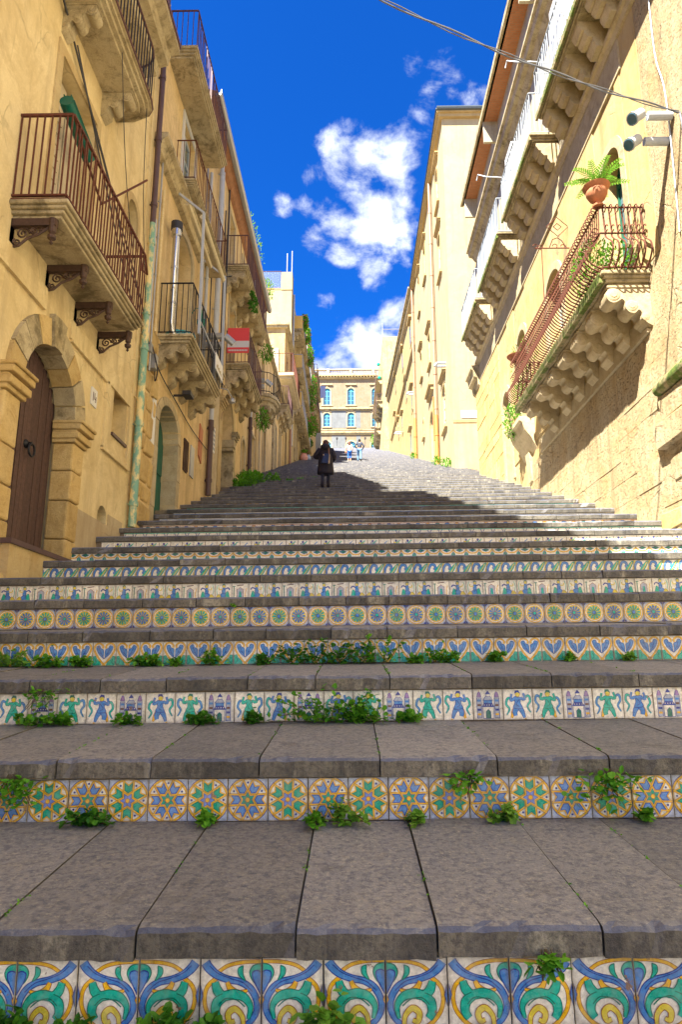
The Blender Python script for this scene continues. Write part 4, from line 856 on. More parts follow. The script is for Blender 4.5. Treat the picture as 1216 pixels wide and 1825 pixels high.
for i, (y, z) in enumerate(((18.3, 10.6), (27.4, 13.2))):
    mb = MB(); C.tube(mb, [(.0, y, z), (.55, y, z)], .10, 8); C.tube(mb, [(.0, y, z-.28), (.55, y, z-.28)], .10, 8); C.tube(mb, [(.6, y, z), (.85, y+.1, z-.2)], .11, 8)
    tag(mb.build('floodlight', GREYM), ('grey twin floodlights above the dark-railed balcony post' if i == 0 else 'grey twin floodlights below the second bracketed balcony'), 'lamp')
# ---------------------------------------------------------------- D, D2, E, F, G
D = Fac(-4.62, 1)
bD = thing('building', 'low ochre house with a rounded balcony and a dark-railed balcony, fourth on the left', 'building', (-4.62, 36, 9))
wall(D, 'wall', 29.51, 43.2, 2, 18.2, OCH2, bD, [(31.0, 32.2, 8, 13.0, 0, .3), (33.5, 34.4, 8, 13.6, .3, .3), (38.2, 39.4, 10, 15.3, 0, .25), (41, 42, 10, 15.9, 0, .25), (32.4, 33.6, 14.7, 16.9, 0, .25), (41, 42.2, 17, 18.1, 0, .25)])
mb = MB(); D.box(mb, -8, .2, 29.5, 43.2, 18.2, 18.4); mb.build('roof_edge', LIMEG, bD)
for y in (29.6, 37.4):
    mb = MB(); D.box(mb, 0, .10, y, y+.7, 6, 18.1); mb.build('pilaster', LIMEG if y > 30 else OCHP, bD)
for a, b_, c_, d_, mt in ((31.0, 32.2, 9, 13.0, WHITEM), (33.5, 34.4, 9, 13.5, WOOD), (38.2, 39.4, 11, 15.3, WHITEM), (41, 42, 12, 15.9, WHITEM)):
    mb = MB(); D.box(mb, -.22, -.18, a, b_, c_, d_); mb.build('door', mt, bD); mb = MB(); bead(D, mb, a, b_, c_, d_, .14, 0, .05); mb.build('door_surround', LIME, bD)
window(D, 32.4, 33.6, 14.7, 16.9, .15, WOODL, bD)
mb = MB(); rim = [(0, 31.5), (.55, 31.7), (.85, 32.2), (.95, 33.0), (.85, 33.8), (.55, 34.3), (0, 34.5)]
for d, z0, z1 in ((.75, 13.85, 14.1), (.9, 14.1, 14.25), (1, 14.25, 14.4)): mb.prism([D.p(o*d, 33+(y-33)*d, z0) for o, y in rim], (0, 0, z1-z0))
bal = recalc(mb.build('balcony', LIMEG, bD)); mb = MB()
for z in (14.5, 15.5): mb.tube([D.p(o*.96, y, z) for o, y in smooth([(a, b_, 0) for a, b_ in rim], 4)] if False else [D.p(o*.96, y, z) for o, y in rim], .02, 6)
mb.build('handrail', IRON, bal); bm_ = MB(); bm_.box(-.01, .01, -.01, .01, 0, 1.1); me = bm_.mesh('baluster', IRON)
for i in range(25):
    t = i/24*6; q = min(int(t), 5); f_ = t-q; o, y = rim[q][0]*(1-f_)+rim[q+1][0]*f_, rim[q][1]*(1-f_)+rim[q+1][1]*f_; link('baluster', me, bal, D.p(o*.96, y, 14.4))
for y in (32.1, 33, 33.9): stone_bracket(D, y, .34, 13.85, .6, .7, LIMEG, bal)
bal = slab(D, 39.4, 42.8, 16.7, .75, .22, LIMEG, bD); rail(D, 39.45, 42.75, 16.92, .75, 1.2, .16, BROWNI, bal, .018, .03)
for y in (39.7, 40.6, 41.6, 42.5): stone_bracket(D, y, .34, 16.7, .68, .75, LIMEG, bal)
D2 = Fac(-4.58, 1)
bD2 = thing('building', 'plain ochre gable with a white-edged terrace balcony, fifth on the left', 'building', (-4.58, 45, 13))
wall(D2, 'wall', 43.21, 47.28, 5, 24.0, OCHP, bD2, [(44.4, 45.6, 8, 17.6, 0, .25), (44.4, 45.6, 20.0, 22.6, 0, .25)])
mb = MB(); mb.box(-13, -4.4, 43.0, 47.3, 24.0, 24.15); mb.box(-13, -4.3, 42.9, 47.3, 24.15, 24.35); mb.build('cornice', LIMEG, bD2)
mb = MB(); mb.box(-5.6, -5.0, 43.14, 43.205, 20.2, 22.5); mb.build('shutter', WOODL, bD2)
mb = MB(); mb.box(-5.7, -3.7, 40.6, 46.4, 19.36, 19.56); mb.box(-5.6, -3.85, 40.75, 46.3, 19.2, 19.36); bal = mb.build('balcony', LIME, bD2)
mb = MB()
for z in (19.6, 20.9): mb.bar((-5.6, 40.65, z), (-3.75, 40.65, z), .035); mb.bar((-3.75, 40.65, z), (-3.75, 46.3, z), .035)
mb.build('handrail', RUST, bal); bm_ = MB(); bm_.box(-.012, .012, -.012, .012, 0, 1.3); me = bm_.mesh('baluster', RUST)
for i in range(12): link('baluster', me, bal, (-5.6+i*.165, 40.65, 19.58))
for i in range(1, 30): link('baluster', me, bal, (-3.75, 40.65+i*.19, 19.58))
pipe(D2, 47.15, 15, 24, .07, TANP, bD2)
E_ = Fac(-4.56, 1)
bE = thing('building', 'tall cream house with quoined corner, glass terrace rail and flower-hung balconies on the left', 'building', (-4.56, 55, 16))
wall(E_, 'wall', 47.3, 64.8, 8, 29.4, YEL, bE, [(49.6, 50.8, 20.9, 23.2, 0, .3), (49.6, 50.8, 24.6, 26.8, 0, .3), (53, 54.2, 16.5, 20.2, .4, .3), (57, 58.2, 18, 21.6, .4, .3)])
mb = MB(); mb.box(-5.4, -4.54, 47.25, 48.2, 29.4, 30.9); mb.build('corner_pier', YEL, bE)
for i in range(10):
    mb = MB(); l = .62 if i % 2 == 0 else .36; mb.box(-4.56-l-.1, -4.54, 47.24, 47.3, 25.6-i*.62, 26.1-i*.62+.08); mb.build('quoin', OCH2, bE)
mb = MB(); mb.box(-10, -5.4, 47.28, 47.5, 29.4, 29.55); mb.build('coping', TERRA, bE)
t = NT('terrace glass'); t.b.inputs['Transmission Weight'].default_value = .85; GLS = t.done((.55,.66,.75), .05); mb = MB(); mb.box(-10, -5.45, 47.36, 47.38, 29.6, 31.0); mb.build('glass_rail', GLS, bE)
mb = MB(); mb.tube([(-10, 47.37, 31.02), (-5.42, 47.37, 31.02)], .03, 5); mb.build('handrail', BROWNI, bE)
for i, (x, h) in enumerate(((-5.0, 1.9), (-4.62, 2.1))):
    mb = MB(); mb.tube([(x, 47.7, 30.8 if i == 0 else 29.3), (x, 47.7, 30.9+h)], .035, 5); mb.build('terrace_post', WHITEM, bE)
pipe(E_, 47.9, 17, 29.3, .08, GREYM, bE)
for z, pan in ((27.0, 1), (23.7, 0), (20.6, 0)):
    bal = slab(E_, 49.0, 62.5 if z > 27.5 else 61, z-.2, .8, .22, LIMEG, bE); rail(E_, 49.05, 60.9, z+.02, .8, 1.15, .25, GREYM, bal, .02, .035)
    for y in (49.3, 52, 55, 58): stone_bracket(E_, y, .4, z-.2, .7, .6, LIMEG, bal)
    mb = MB(); mb.box(E_.p(.05, 0, 0)[0], E_.p(.74, 0, 0)[0], 48.98, 49.0, z+.05, z+1.1); mb.build('screen', plain('yellow screen', (.72,.47,.12), .8), bal)
for a, c_ in ((49.6, 20.9), (49.6, 24.6)): window(E_, a, a+1.2, c_, c_+2.2, .15, WOODL, bE)
mb = MB(); E_.box(mb, 0, .1, 51.2, 51.6, 17, 20.2); mb.build('pilaster', LIMEG, bE)
for a, z in ((53, 16.9), (57, 18.2)):
    mb = MB(); E_.box(mb, -.25, -.2, a, a+1.2, z, z+3.2); mb.build('door', WHITEM, bE); mb = MB(); bead(E_, mb, a, a+1.2, z, z+3.3, .15, 0, .05, .4); mb.build('door_surround', LIME, bE)
F_ = Fac(-4.45, 1)
bF = thing('building', 'white rendered house end rising behind the flowers, far up on the left', 'building', (-4.45, 70, 23))
wall(F_, 'wall', 64.82, 80, 12, 35.2, YEL, bF, [(67, 68, 30, 32, 0, .3)]); window(F_, 67, 68, 30, 32, .15, WOODL, bF)
mb = MB(); F_.box(mb, -.9, -.2, 66, 66.8, 35.2, 36.6); mb.build('chimney', YEL, bF); pipe(F_, 65.3, 23, 35, .09, GREYM, bF)
bal = slab(F_, 68, 73, 27.6, .9, .25, LIMEG, bF); rail(F_, 68.05, 72.9, 27.85, .9, 1.2, .3, BROWNI, bal, .02, .04)
for y in (68.4, 69.8, 71.2, 72.6): stone_bracket(F_, y, .4, 27.6, .8, .8, LIMEG, bal)
G_ = Fac(-5.3, 1)
bG = thing('building', 'dim grey house with hanging laundry at the far left end of the stairs', 'building', (-5.3, 90, 28))
wall(G_, 'wall', 80.02, 112, 16, 43.0, GREYP, bG, [(84, 85, 32, 34.5, 0, .3)]); window(G_, 84, 85, 32, 34.5, .2, WOODL, bG)
for z in (33.5, 38.0):
    bal = slab(G_, 82, 92, z, .9, .25, LIMEG, bG); rail(G_, 82.05, 91.9, z+.25, .9, 1.2, .4, BROWNI, bal, .03, .05)
mb = MB(); mb.box(-4.3, -3.6, 88, 88.03, 37.2, 39.0); tag(mb.build('laundry', plain('pale blue cloth', (.55,.60,.82), .9)), 'pale blue cloth hanging from a balcony far up on the left', 'laundry')

for i, (y, z0, z1, r_, mt) in enumerate(((17.4, 8.8, 17.2, .028, GREYM), (17.9, 9.2, 15.8, .045, WHITEM), (18.5, 8.4, 14.0, .02, INK), (19.6, 10.3, 17.2, .05, WHITEM), (20.2, 10.6, 16.2, .022, INK))): pipe(C, y, z0, z1, r_, mt, bC, .07, i % 2 == 1, 'conduit', 1.3)
wires(C, [[(.06, 17.2, 10.9), (.07, 18.6, 10.4), (.05, 20.3, 10.2), (.06, 23.4, 10.6), (.06, 26.5, 11.3)]], .016, INK, 'wall_cable', 'dark cable sagging along the wall between portal and flagged balcony')
wires(C, [[(.06, 17.3, 13.9), (.08, 18.8, 13.6), (.06, 20.4, 13.9), (.3, 20.9, 14.2)]], .014, INK, 'wall_cable', 'short dark cable under the long narrow upper balcony')
# ================================================================ RIGHT SIDE OF THE STREET
RA = Fac(5.65, -1)
bR = thing('building', 'long weathered tufa house with bellied iron balcony and four white balconies, nearest on the right', 'building', (5.65, 14, 2))
wall(RA, 'wall', 8.6, 12.0, -4, 19.0, ROUGH, bR, [], body=.5); wall(RA, 'wall', -8, 8.59, -4, 19.0, BOUNCEW, bR, [], body=.5)  # unseen near stretch of wall, paler plaster added to bounce light
mb = MB(); RA.box(mb, 0, .03, 8.7, 28.9, 14.4, 18.75); mb.build('upper_wall', ATTIC, bR)
wall(RA, 'wall', 12.0, 29.0, -1, 19.0, OCHP, bR, [(12.35, 13.4, 8.5, 12.05, .5, .4), (16.6, 17.9, 8.5, 11.9, .5, .4), (20.3, 21.4, 8.9, 12.0, .5, .4), (22.9, 23.9, 6.2, 10.9, .48, .35),
     (13.2, 14.3, 15.3, 17.9, 0, .3), (17.0, 18.1, 15.3, 17.9, 0, .3), (21.2, 22.3, 15.3, 17.9, 0, .3), (25.2, 26.3, 15.3, 17.9, 0, .3), (16.0, 16.5, 3, 3.1, 0, .1)], body=.5)
mb = MB(); RA.box(mb, 0, .03, 13.65, 16.35, 7.75, 14.1); RA.box(mb, 0, .03, 18.15, 20.1, 7.9, 14.1); RA.box(mb, 0, .03, 21.7, 22.7, 7.9, 14.1); mb.build('plaster_panel', YELP, bR)
mb = MB(); RA.box(mb, 0, .025, 12.02, 12.3, 7.75, 14.1); mb.build('plaster_strip', YELP, bR)
mb = MB(); RA.box(mb, 0, .012, 11.2, 12.0, 8.6, 14.1); mb.build('plaster_patch', YELP, bR)
mb = MB(); RA.prof(mb, [(-.02, 14.05), (.06, 14.08), (.10, 14.2), (.16, 14.24), (.16, 14.34), (-.02, 14.38)], -8, 28.4); recalc(mb.build('string_course', LIME, bR))
mb = MB(); RA.box(mb, 0, .05, 11.9, 28.6, 13.3, 14.05); mb.build('frieze', LIME, bR)
mb = MB(); RA.box(mb, 0, .06, 11.9, 19.3, 7.36, 7.74); RA.box(mb, 0, .08, 11.86, 19.3, 7.30, 7.37); mb.build('ledge', LIME, bR)
# ashlar courses below the ledge
z = 2.2
while z < 7.25:
    h = min(random.uniform(.40, .5), 7.29-z); h = 7.29-z if 7.29-z-h < .2 else h; y = 8.0+random.uniform(0, .8)
    while y < 20.5:
        l = random.uniform(.75, 1.5); y2 = min(20.6, y+l)
        if z+h > zs(y2)-.5 and y2-y > .2:
            mb = MB(); RA.box(mb, -.05, .022+random.uniform(-.007, .009), y+.003, y2-.003, z+.003, z+h-.004); mb.build('stone_block', ROUGH, bR)
        y = y2
    z += h
z = 6.6
while z < 13.2:                                  # rough corner pier by the alley
    h = random.uniform(.4, .95)
    js = [24.25, 24.9+random.uniform(-.2,.3), 26.0+random.uniform(-.5,.5), 27.4+random.uniform(-.5,.5), 28.98]
    for a, b_ in zip(js, js[1:]):
        if z+h > zs(a):
            q = random.uniform(-.25, .25); mb = MB(); RA.plate(mb, [(a+.003, z+.003), (b_-.003, z+.003), (b_-.003, z+h-.003), (a+.003, z+h-.003)], -.05, .02+random.uniform(0, .025)); o = recalc(mb.build('rubble_stone', TUFA, bR)); bv = o.modifiers.new('b', 'BEVEL'); bv.width = .02; bv.segments = 2
    z += h
mb = MB(); mb.lathe([(.10,0),(.14,.15),(.15,1.2),(.13,2.6),(.1,2.9)], RA.p(.06, 8.85, 6.05), 10, (0, 1, 0)); mb.build('broken_ledge', MOSSY, bR, True)
for i, (a, b_, z0, z1, d) in enumerate(((9.0, 11.9, 4.95, 5.4, .17), (9.4, 11.75, 5.45, 5.9, .09), (9.2, 10.6, 4.2, 4.8, .05), (10.7, 11.6, 4.3, 4.75, .05), (10.3, 11.2, 3.3, 3.9, .05), (11.4, 12.3, 3.5, 3.85, .045))):
    mb = MB(); RA.plate(mb, [(a, z0+.04), (b_-.1, z0), (b_, z1-.06), (b_-.2, z1), (a, z1-.02)], -.05, d); o = recalc(mb.build('eroded_stone', TUFA if i in (2, 5) else ROUGH, bR)); bv = o.modifiers.new('b', 'BEVEL'); bv.width = .025; bv.segments = 3
# openings on the balcony
for a, b_, c_, d_ in ((12.35, 13.4, 8.5, 12.05), (16.6, 17.9, 8.5, 11.9), (20.3, 21.4, 8.9, 12.0)):
    mb = MB(); bead(RA, mb, a, b_, c_, d_, .22, 0, .05, .5); mb.build('door_surround', LIME, bR); window(RA, a, b_, c_, d_, .3, GREEN if a < 13 else WOODL, bR, .5, 2, 3, .08, name='balcony_door')
mb = MB(); bead(RA, mb, 22.9, 23.9, 7.5, 10.9, .24, 0, .05, .48); mb.build('door_surround', LIME, bR); mb = MB(); RA.box(mb, -.33, -.28, 22.9, 23.9, 6.8, 10.8); mb.build('door', WOOD, bR)
for a in (13.2, 17.0, 21.2, 25.2): window(RA, a, a+1.1, 15.3, 17.9, .15, WHITEM, bR, 0, 2, 4, .07, name='balcony_door')
# corbelled niche balcony
mb = MB(); RA.prof(mb, [(-.02, 7.6), (.16, 8.0), (.34, 8.25), (.42, 8.5), (.50, 8.55), (.50, 8.68), (-.02, 8.68)], 19.9, 21.5); b0 = recalc(mb.build('balconette', LIME, bR)); mb = MB(); RA.prof(mb, [(-.02, 6.7), (.05, 6.8), (.12, 7.7), (-.02, 7.7)], 20.5, 20.9); recalc(mb.build('bracket', LIME, b0))
# bellied iron balcony
bal = slab(RA, 11.62, 18.6, 8.2, .92, .26, LIMEG, bR)
mb = MB(); RA.box(mb, .80, .935, 11.75, 18.615, 8.27, 8.475); mb.build('mossy_edge', MOSSY, bal)
for y in (11.95, 12.85, 13.75, 14.65, 15.6, 16.6, 17.7): stone_bracket(RA, y, .38, 8.2, .88, .80, LIME, bal)
bel = [(0, 0), (.03, .04), (.19, .12), (.31, .27), (.28, .44), (.12, .60), (.03, .72), (.04, .80), (.02, 1.0), (.0, 1.36)]
def belmesh():
    mb = MB(); P = smooth([(o, z, 0) for o, z in bel], 3)
    for a, b_ in zip(P, P[1:]): mb.bar((a.x, 0, a.y), (b_.x, 0, b_.y), .030, .014)
    mb.tube([(.075+.075*math.cos(t), 0, 1.28+.08*math.sin(t)) for t in [i*.55-1.6 for i in range(11)]], .013, 4)
    mb.tube([(.10+.065*math.cos(t), 0, .84+.065*math.sin(t)) for t in [i*.6 for i in range(10)]], .012, 4)
    mb.tube([(.05+.035*math.cos(t), 0, .08+.035*math.sin(t)) for t in [i*.6 for i in range(9)]], .010, 4)
    return mb.mesh('baluster', RUST)
me = belmesh(); n = 62
for i in range(n+1): link('baluster', me, bal, (RA.p(.86, 0, 0)[0], 11.66+6.9*i/n, 8.46), (0, 0, math.pi))
for e, yy, ang in ((0, 11.66, -math.pi/2), (1, 18.56, math.pi/2)):
    for i in range(7): link('baluster', me, bal, (RA.p(.06+i*.12, 0, 0)[0], yy, 8.46), (0, 0, ang))
mb = MB()
for dz, do in ((.06, .02), (.78, .03), (1.36, 0)):
    a, b_, c_, d_ = RA.p(.0, 11.66-do, 8.46+dz), RA.p(.86+do, 11.66-do, 8.46+dz), RA.p(.86+do, 18.56+do, 8.46+dz), RA.p(0, 18.56+do, 8.46+dz)
    for p, q in ((a, b_), (b_, c_), (c_, d_)): mb.bar(p, q, .035, .02)
mb.build('handrail', RUST, bal)
# four white balconies
WHITER = plain('weathered white rail paint', (.30,.33,.36), .6, 0, .3, 5)
WB = [(9.0, 15.2), (15.75, 19.4), (20.05, 23.6), (24.2, 27.6)]
for i, (a, b_) in enumerate(WB):
    bal = slab(RA, a, b_, 14.95, .82, .24, LIMEG, bR)
    mb = MB(); RA.box(mb, .775, .835, a+.05, b_-.05, 15.0, 15.14); mb.build('mossy_edge', MOSSY, bal)
    rail(RA, a+.05, b_-.05, 15.19, .82, 1.3, .13, WHITER, bal, .020, .034)
    k = 5 if i else 8
    for q in range(k): step_bracket(RA, a+.3+(b_-a-.6)*q/(k-1), .40, 14.95, .74, .62, LIME, bal)
    if i >= 2:
        mb = MB(); RA.box(mb, .73, .75, a+.15, b_-.1, 15.28, 16.46); mb.build('wind_screen', WHITER, bal)
for i, (y, z) in enumerate(((13.2, 15.2), (18.3, 15.2))):
    mb = MB(); RA.box(mb, .3, .65, y, y+.85, z+.5, z+1.95); RA.box(mb, .64, .66, y+.06, y+.6, z+.56, z+1.1); tag(mb.build('water_heater', WHT), ('white boxed heater on the topmost white balcony' if i == 0 else 'white boxed heater on the second white balcony from above'), 'heater')
mb = MB(); RA.box(mb, .71, .728, 20.7, 21.9, 15.35, 16.35); tag(mb.build('banner', plain('blue and white banner', (.30,.50,.80), .8, 0, .5, 3)), 'faded blue banner hung inside the third white balcony rail', 'banner')
mb = MB(); RA.prof(mb, [(-.02, 18.75), (.10, 18.8), (.22, 18.98), (.36, 19.02), (.40, 19.2), (.48, 19.22), (.48, 19.32), (-.02, 19.5)], -8, 27.4); recalc(mb.build('cornice', LIMEG, bR))
mb = MB(); RA.box(mb, -6, .06, -8, 26.8, 19.3, 21.4); mb.build('attic_wall', ATTIC, bR)
mb = MB(); RA.box(mb, .0, .62, -8, 27.0, 21.40, 21.46); mb.build('brick_soffit', SOFF, bR)
mb = MB(); RA.prof(mb, [(.55, 21.40), (.70, 21.40), (.70, 21.62), (-6, 23.4), (-6, 21.46), (.55, 21.46)], -8, 27.1); recalc(mb.build('roof', LIMEG, bR))
for y in (11, 16.6, 22.2, 26.6):
    mb = MB(); RA.box(mb, .06, .6, y-.05, y+.05, 20.5, 21.4); mb.build('eave_bracket', ATTIC, bR)
mb = MB(); RA.prof(mb, [(-.02, 13.1), (.10, 13.2), (.14, 13.5), (.28, 13.55), (.32, 13.85), (.42, 13.9), (.42, 14.05), (-.02, 14.1)], 27.9, 29.3); recalc(mb.build('corner_cornice', LIMEG, bR))
for i, y in enumerate((11.4, 16.2, 20.9)):
    mb = MB(); RA.tube(mb, [(.0, y, 17.9), (.5, y, 17.95), (.85, y+.1, 18.05), (1.1, y+.3, 18.3), (1.15, y+.35, 18.1)], .022, 5); tag(mb.build('hook_bar', WHITEM), ('first', 'second', 'third')[i]+' curved white bar above the white balconies, counted from the near end', 'bar')
# floodlights, sign, pots, plants
for i, (y, z) in enumerate(((10.2, 10.55), (10.42, 10.22))):
    t = thing('floodlight', ('upper' if i == 0 else 'lower')+' of two white tubular floodlights on the rough right wall', 'lamp', RA.p(0, y, z), 'floodlights on the right wall')
    mb = MB(); RA.tube(mb, [(.03, y, z), (.45, y, z)], .075, 10); mb.build('ballast_tube', WHITEM, t, True); mb = MB(); RA.tube(mb, [(.46, y, z+.02), (.52, y, z+.09), (.58, y, z+.02)], .012, 5); mb.build('bracket', GREYM, t)
    mb = MB(); mb.lathe([(.05,0),(.095,.03),(.095,.24),(.115,.26),(.115,.30)], RA.p(.54, y, z+.06), 12, (-.72, -.25, -.62)); mb.build('lamp_head', WHITEM, t, True); mb = MB(); mb.lathe([(.10,.301),(.09,.312),(.0,.318)], RA.p(.54, y, z+.06), 12, (-.72, -.25, -.62)); mb.build('lens', GLASS, t, True)
sg = MB(); y = 15.7; zz = 11.65
RA.tube(sg, [(0, y, zz), (.9, y, zz)], .018, 5); RA.tube(sg, [(.75, y, zz), (.77, y, 10.2)], .012, 4)
for cx, r_ in ((.9, .06), (.76, .05), (.4, .06), (.2, .05)): RA.tube(sg, [(cx+r_*math.cos(t*.6), y, zz+r_+r_*math.sin(t*.6)*1.) for t in range(10)], .012, 4)
RA.tube(sg, [(.55, y, zz), (.45, y, zz+.25), (.32, y, zz+.3), (.22, y, zz+.22), (.1, y, zz)], .014, 4)
for r_ in (.28, .10): RA.tube(sg, [(.3+r_*math.cos(a), y, zz+.62+r_*math.sin(a)) for a in (0, 1.571, 3.1416, 4.712, 6.283)], .014, 4)
tag(sg.build('sign_bracket', RUST), 'rusty wrought iron sign bracket with a square emblem above the bellied balcony', 'bracket')
def pot(c, s_, mat, label, cat='pot', grp=None, prof=None):
    mb = MB(); mb.lathe([(r_*s_, h*s_) for r_, h in (prof or ((.16,0),(.17,.05),(.09,.10),(.08,.16),(.24,.26),(.32,.42),(.33,.5),(.30,.58),(.40,.66),(.42,.70),(.38,.71),(.28,.62)))], c, 18)
    return tag(mb.build('pot', mat, None, True), label, cat, grp)
pot(RA.p(.86, 11.66, 9.84), .62, TERRA, 'terracotta urn on the near corner of the bellied iron rail')
cy = thing('cycad', 'small palm-like cycad with stiff feathery fronds in the terracotta urn', 'plant', RA.p(.86, 11.66, 10.26)); 
mb = MB(); mb.lathe([(.05,0),(.07,.1),(.04,.16)], RA.p(.86, 11.66, 10.16), 8); mb.build('trunk', STEM, cy)
for i in range(11):
    a = i*2.4; el = .45+.95*((i*5) % 7)/7; mb = MB(); c = Vector(RA.p(.86, 11.66, 10.26)); L = .66
    sp = [c+Vector((math.cos(a)*L*t*math.cos(el*(1-.3*t)), math.sin(a)*L*t*math.cos(el*(1-.3*t)), L*t*math.sin(el*(1-.55*t)))) for t in [j/12 for j in range(13)]]
    mb.tube(sp, .006, 4)
    for j in range(2, 13):
        d = (sp[j]-sp[j-1]).normalized(); sdv = d.cross(Vector((0, 0, 1))).normalized()
        for sg_ in (-1, 1): leaf(mb, sp[j], sdv*sg_+d*.7+Vector((0, 0, .15)), .17*(1.15-j/15), .036)
    mb.build('frond', LEAFL, cy)
pot(RA.p(.8, 18.5, 9.82), .5, TERRA, 'wide terracotta bowl on the far end of the bellied iron rail', prof=((.2,0),(.3,.05),(.5,.2),(.6,.3),(.62,.34),(.55,.32),(.4,.2)))
def plant(name, label, cat, c, rad, n, l, wd, mat, flat=(1, 1, 1), upb=.4, stems=16, group=None, shell=.3, flowers=None):
    t = MB(); bush(t, c, rad, n, l, wd, Vector(flat), upb, shell); t.m = 1
    for _ in range(stems): q = Vector(c)+Vector((random.uniform(-.9, .9)*rad*flat[0], random.uniform(-.95, .95)*rad*flat[1], random.uniform(.0, .8)*rad*flat[2])); t.tube([Vector(c)-Vector((0, 0, rad*flat[2]*.9)), q], .005+.004*rad, 3)
    mats = [mat, STEM]
    if flowers:
        t.m = 2; bush(t, c, rad*1.05, flowers[1], flowers[2], flowers[2], Vector(flat), 0, .7); mats.append(flowers[0])
    return tag(t.build(name, mats), label, cat, group)
plant('balcony_plant', 'bushy light green plant spilling over the near corner of the bellied rail', 'plant', RA.p(.80, 12.5, 9.0), .62, 520, .085, .045, LEAFL, (.55, 1.1, .85))
plant('balcony_plant', 'leafy plant behind the near end bars of the bellied balcony', 'plant', RA.p(.45, 11.95, 8.85), .36, 220, .08, .045, LEAF, (1, .8, 1.1))
plant('balcony_plant', 'thin yellow-green shrub by the far end of the bellied balcony', 'plant', RA.p(.35, 19.4, 10.2), .7, 190, .09, .035, LEAFL, (.6, 1, 1.2), shell=.1)
plant('wall_plant', 'trailing green plant hanging over the small corbelled balconette', 'plant', RA.p(.45, 21.0, 8.9), .55, 420, .09, .055, LEAF, (.5, .7, 1.1))
plant('wall_plant', 'sprig of green below the far end of the bellied balcony', 'plant', RA.p(.3, 20.2, 9.6), .45, 150, .10, .05, LEAFL, (.6, 1, .6))
# twisted cable across the street
def cat(a, b_, sag, n=40): a, b_ = Vector(a), Vector(b_); return [a.lerp(b_, i/n)-Vector((0, 0, sag*4*(i/n)*(1-i/n))) for i in range(n+1)]
base = cat((5.58, 9.9, 10.35), (-4.2, 5.6, 11.0), .55)
for q in range(2):
    mb = MB(); mb.tube([p+Vector((0, .02*math.cos(i*.9+q*3.14), .022*math.sin(i*.9+q*3.14))) for i, p in enumerate(base)], .014-.005*q, 5)
    tag(mb.build('cable', plain('grey cable', (.11,.12,.14), .5)), ('thicker' if q == 0 else 'thinner')+' of two grey cables twisted together overhead across the street', 'cable', 'twisted overhead cables')
mb = MB(); RA.tube(mb, smooth([(.05, 9.9, 10.35), (.06, 9.85, 9.9), (.05, 9.95, 9.3), (.05, 9.9, 8.6)], 5), .022, 5); tag(mb.build('wall_cable', INK), 'dark cable dropping down the rough wall beside the floodlights', 'cable')
mb = MB(); RA.tube(mb, smooth([(.03, 10.45, 14.2), (.03, 10.5, 12.2), (.035, 10.3, 11), (.03, 10.4, 8.4)], 5), .014, 5); tag(mb.build('conduit', WHITEM), 'thin white conduit running down the rough wall behind the floodlights', 'conduit')
# ---------------------------------------------------------------- yellow palazzo beyond the alley
RB = Fac(5.65, -1)
bB2 = thing('building', 'tall pale yellow palazzo with hooded windows and brown downpipes beyond the alley', 'building', (5.65, 46, 13))
hol = [(38.4, 39.8, 15.2, 17.9, .6, .35), (38.3, 39.5, 25.3, 28.1, .5, .35), (38.4, 39.6, 30.4, 33.0, .5, .35), (44.9, 46.2, 22.3, 24.6, 0, .35), (44.4, 46.2, 8, 18.6, .9, .4), (46.3, 47.5, 30, 32.6, 0, .35), (50.4, 51.5, 23.7, 25.8, .5, .35), (50.2, 50.9, 18.6, 20, .3, .35), (50.8, 51.8, 29.6, 32.8, .4, .35)]; hol = [(*h[:5], .14 if h[2] > 10 else .3) for h in hol]
wall(RB, 'wall', 35.9, 56.0, 4, 34.2, YEL, bB2, hol, depth=14)
for h in hol:
    mb = MB(); a, b_, c_, d_ = h[:4]
    if c_ > 10:
        RB.box(mb, 0, .16, a-.25, b_+.25, c_-.22, c_-.05); bead(RB, mb, a, b_, c_, d_, .16, 0, .05, h[4])
        if d_-c_ > 2: RB.box(mb, 0, .06, a-.2, b_+.2, d_+.32, d_+.5); RB.box(mb, 0, .16, a-.35, b_+.35, d_+.5, d_+.62); RB.box(mb, 0, .22, a-.42, b_+.42, d_+.62, d_+.70)
    else: bead(RB, mb, a, b_, 14.5, d_, .25, 0, .06, h[4]); RB.box(mb, 0, .35, a-.5, b_+.5, 20.1, 20.35); RB.box(mb, 0, .2, a-.4, b_+.4, 19.8, 20.1)
    mb.build('window_surround', YEL2, bB2)
    if c_ > 10: window(RB, a, b_, c_, d_, .08, WOODL, bB2, h[4], 2, 3, .08)
mb = MB(); RB.box(mb, -.29, -.25, 44.4, 46.2, 14, 18.5); mb.build('door', WOODL, bB2)
mb = MB(); mb.box(5.30, 20, 35.55, 55.9, 34.42, 34.55); mb.box(5.42, 20, 35.68, 55.9, 34.2, 34.42); mb.build('eave', YEL2, bB2)
mb = MB(); mb.prism([(5.3, 35.6, 34.55), (20, 35.6, 34.55), (20, 35.6, 35.3), (12, 35.6, 35.2), (5.3, 35.6, 34.66)], (0, 20.3, 0)); recalc(mb.build('roof', ROOFT, bB2))
mb = MB(); mb.tube([(5.3, 35.5, 34.62), (20, 35.5, 34.62)], .13, 8); mb.tube([(5.28, 35.5, 34.6), (5.28, 55.9, 34.6)], .06, 6); mb.build('gutter', plain('dark gutter', (.06,.075,.085), .4), bB2)
pipe(RB, 41.7, 13.6, 17, .12, ORNGP, bB2, .18); pipe(RB, 41.7, 17, 34.2, .10, TANP, bB2, .18, bands=2.4); pipe(RB, 55.6, 18.3, 22, .12, ORNGP, bB2, .18); pipe(RB, 55.6, 22, 34.4, .10, TANP, bB2, .18, bands=2.4)
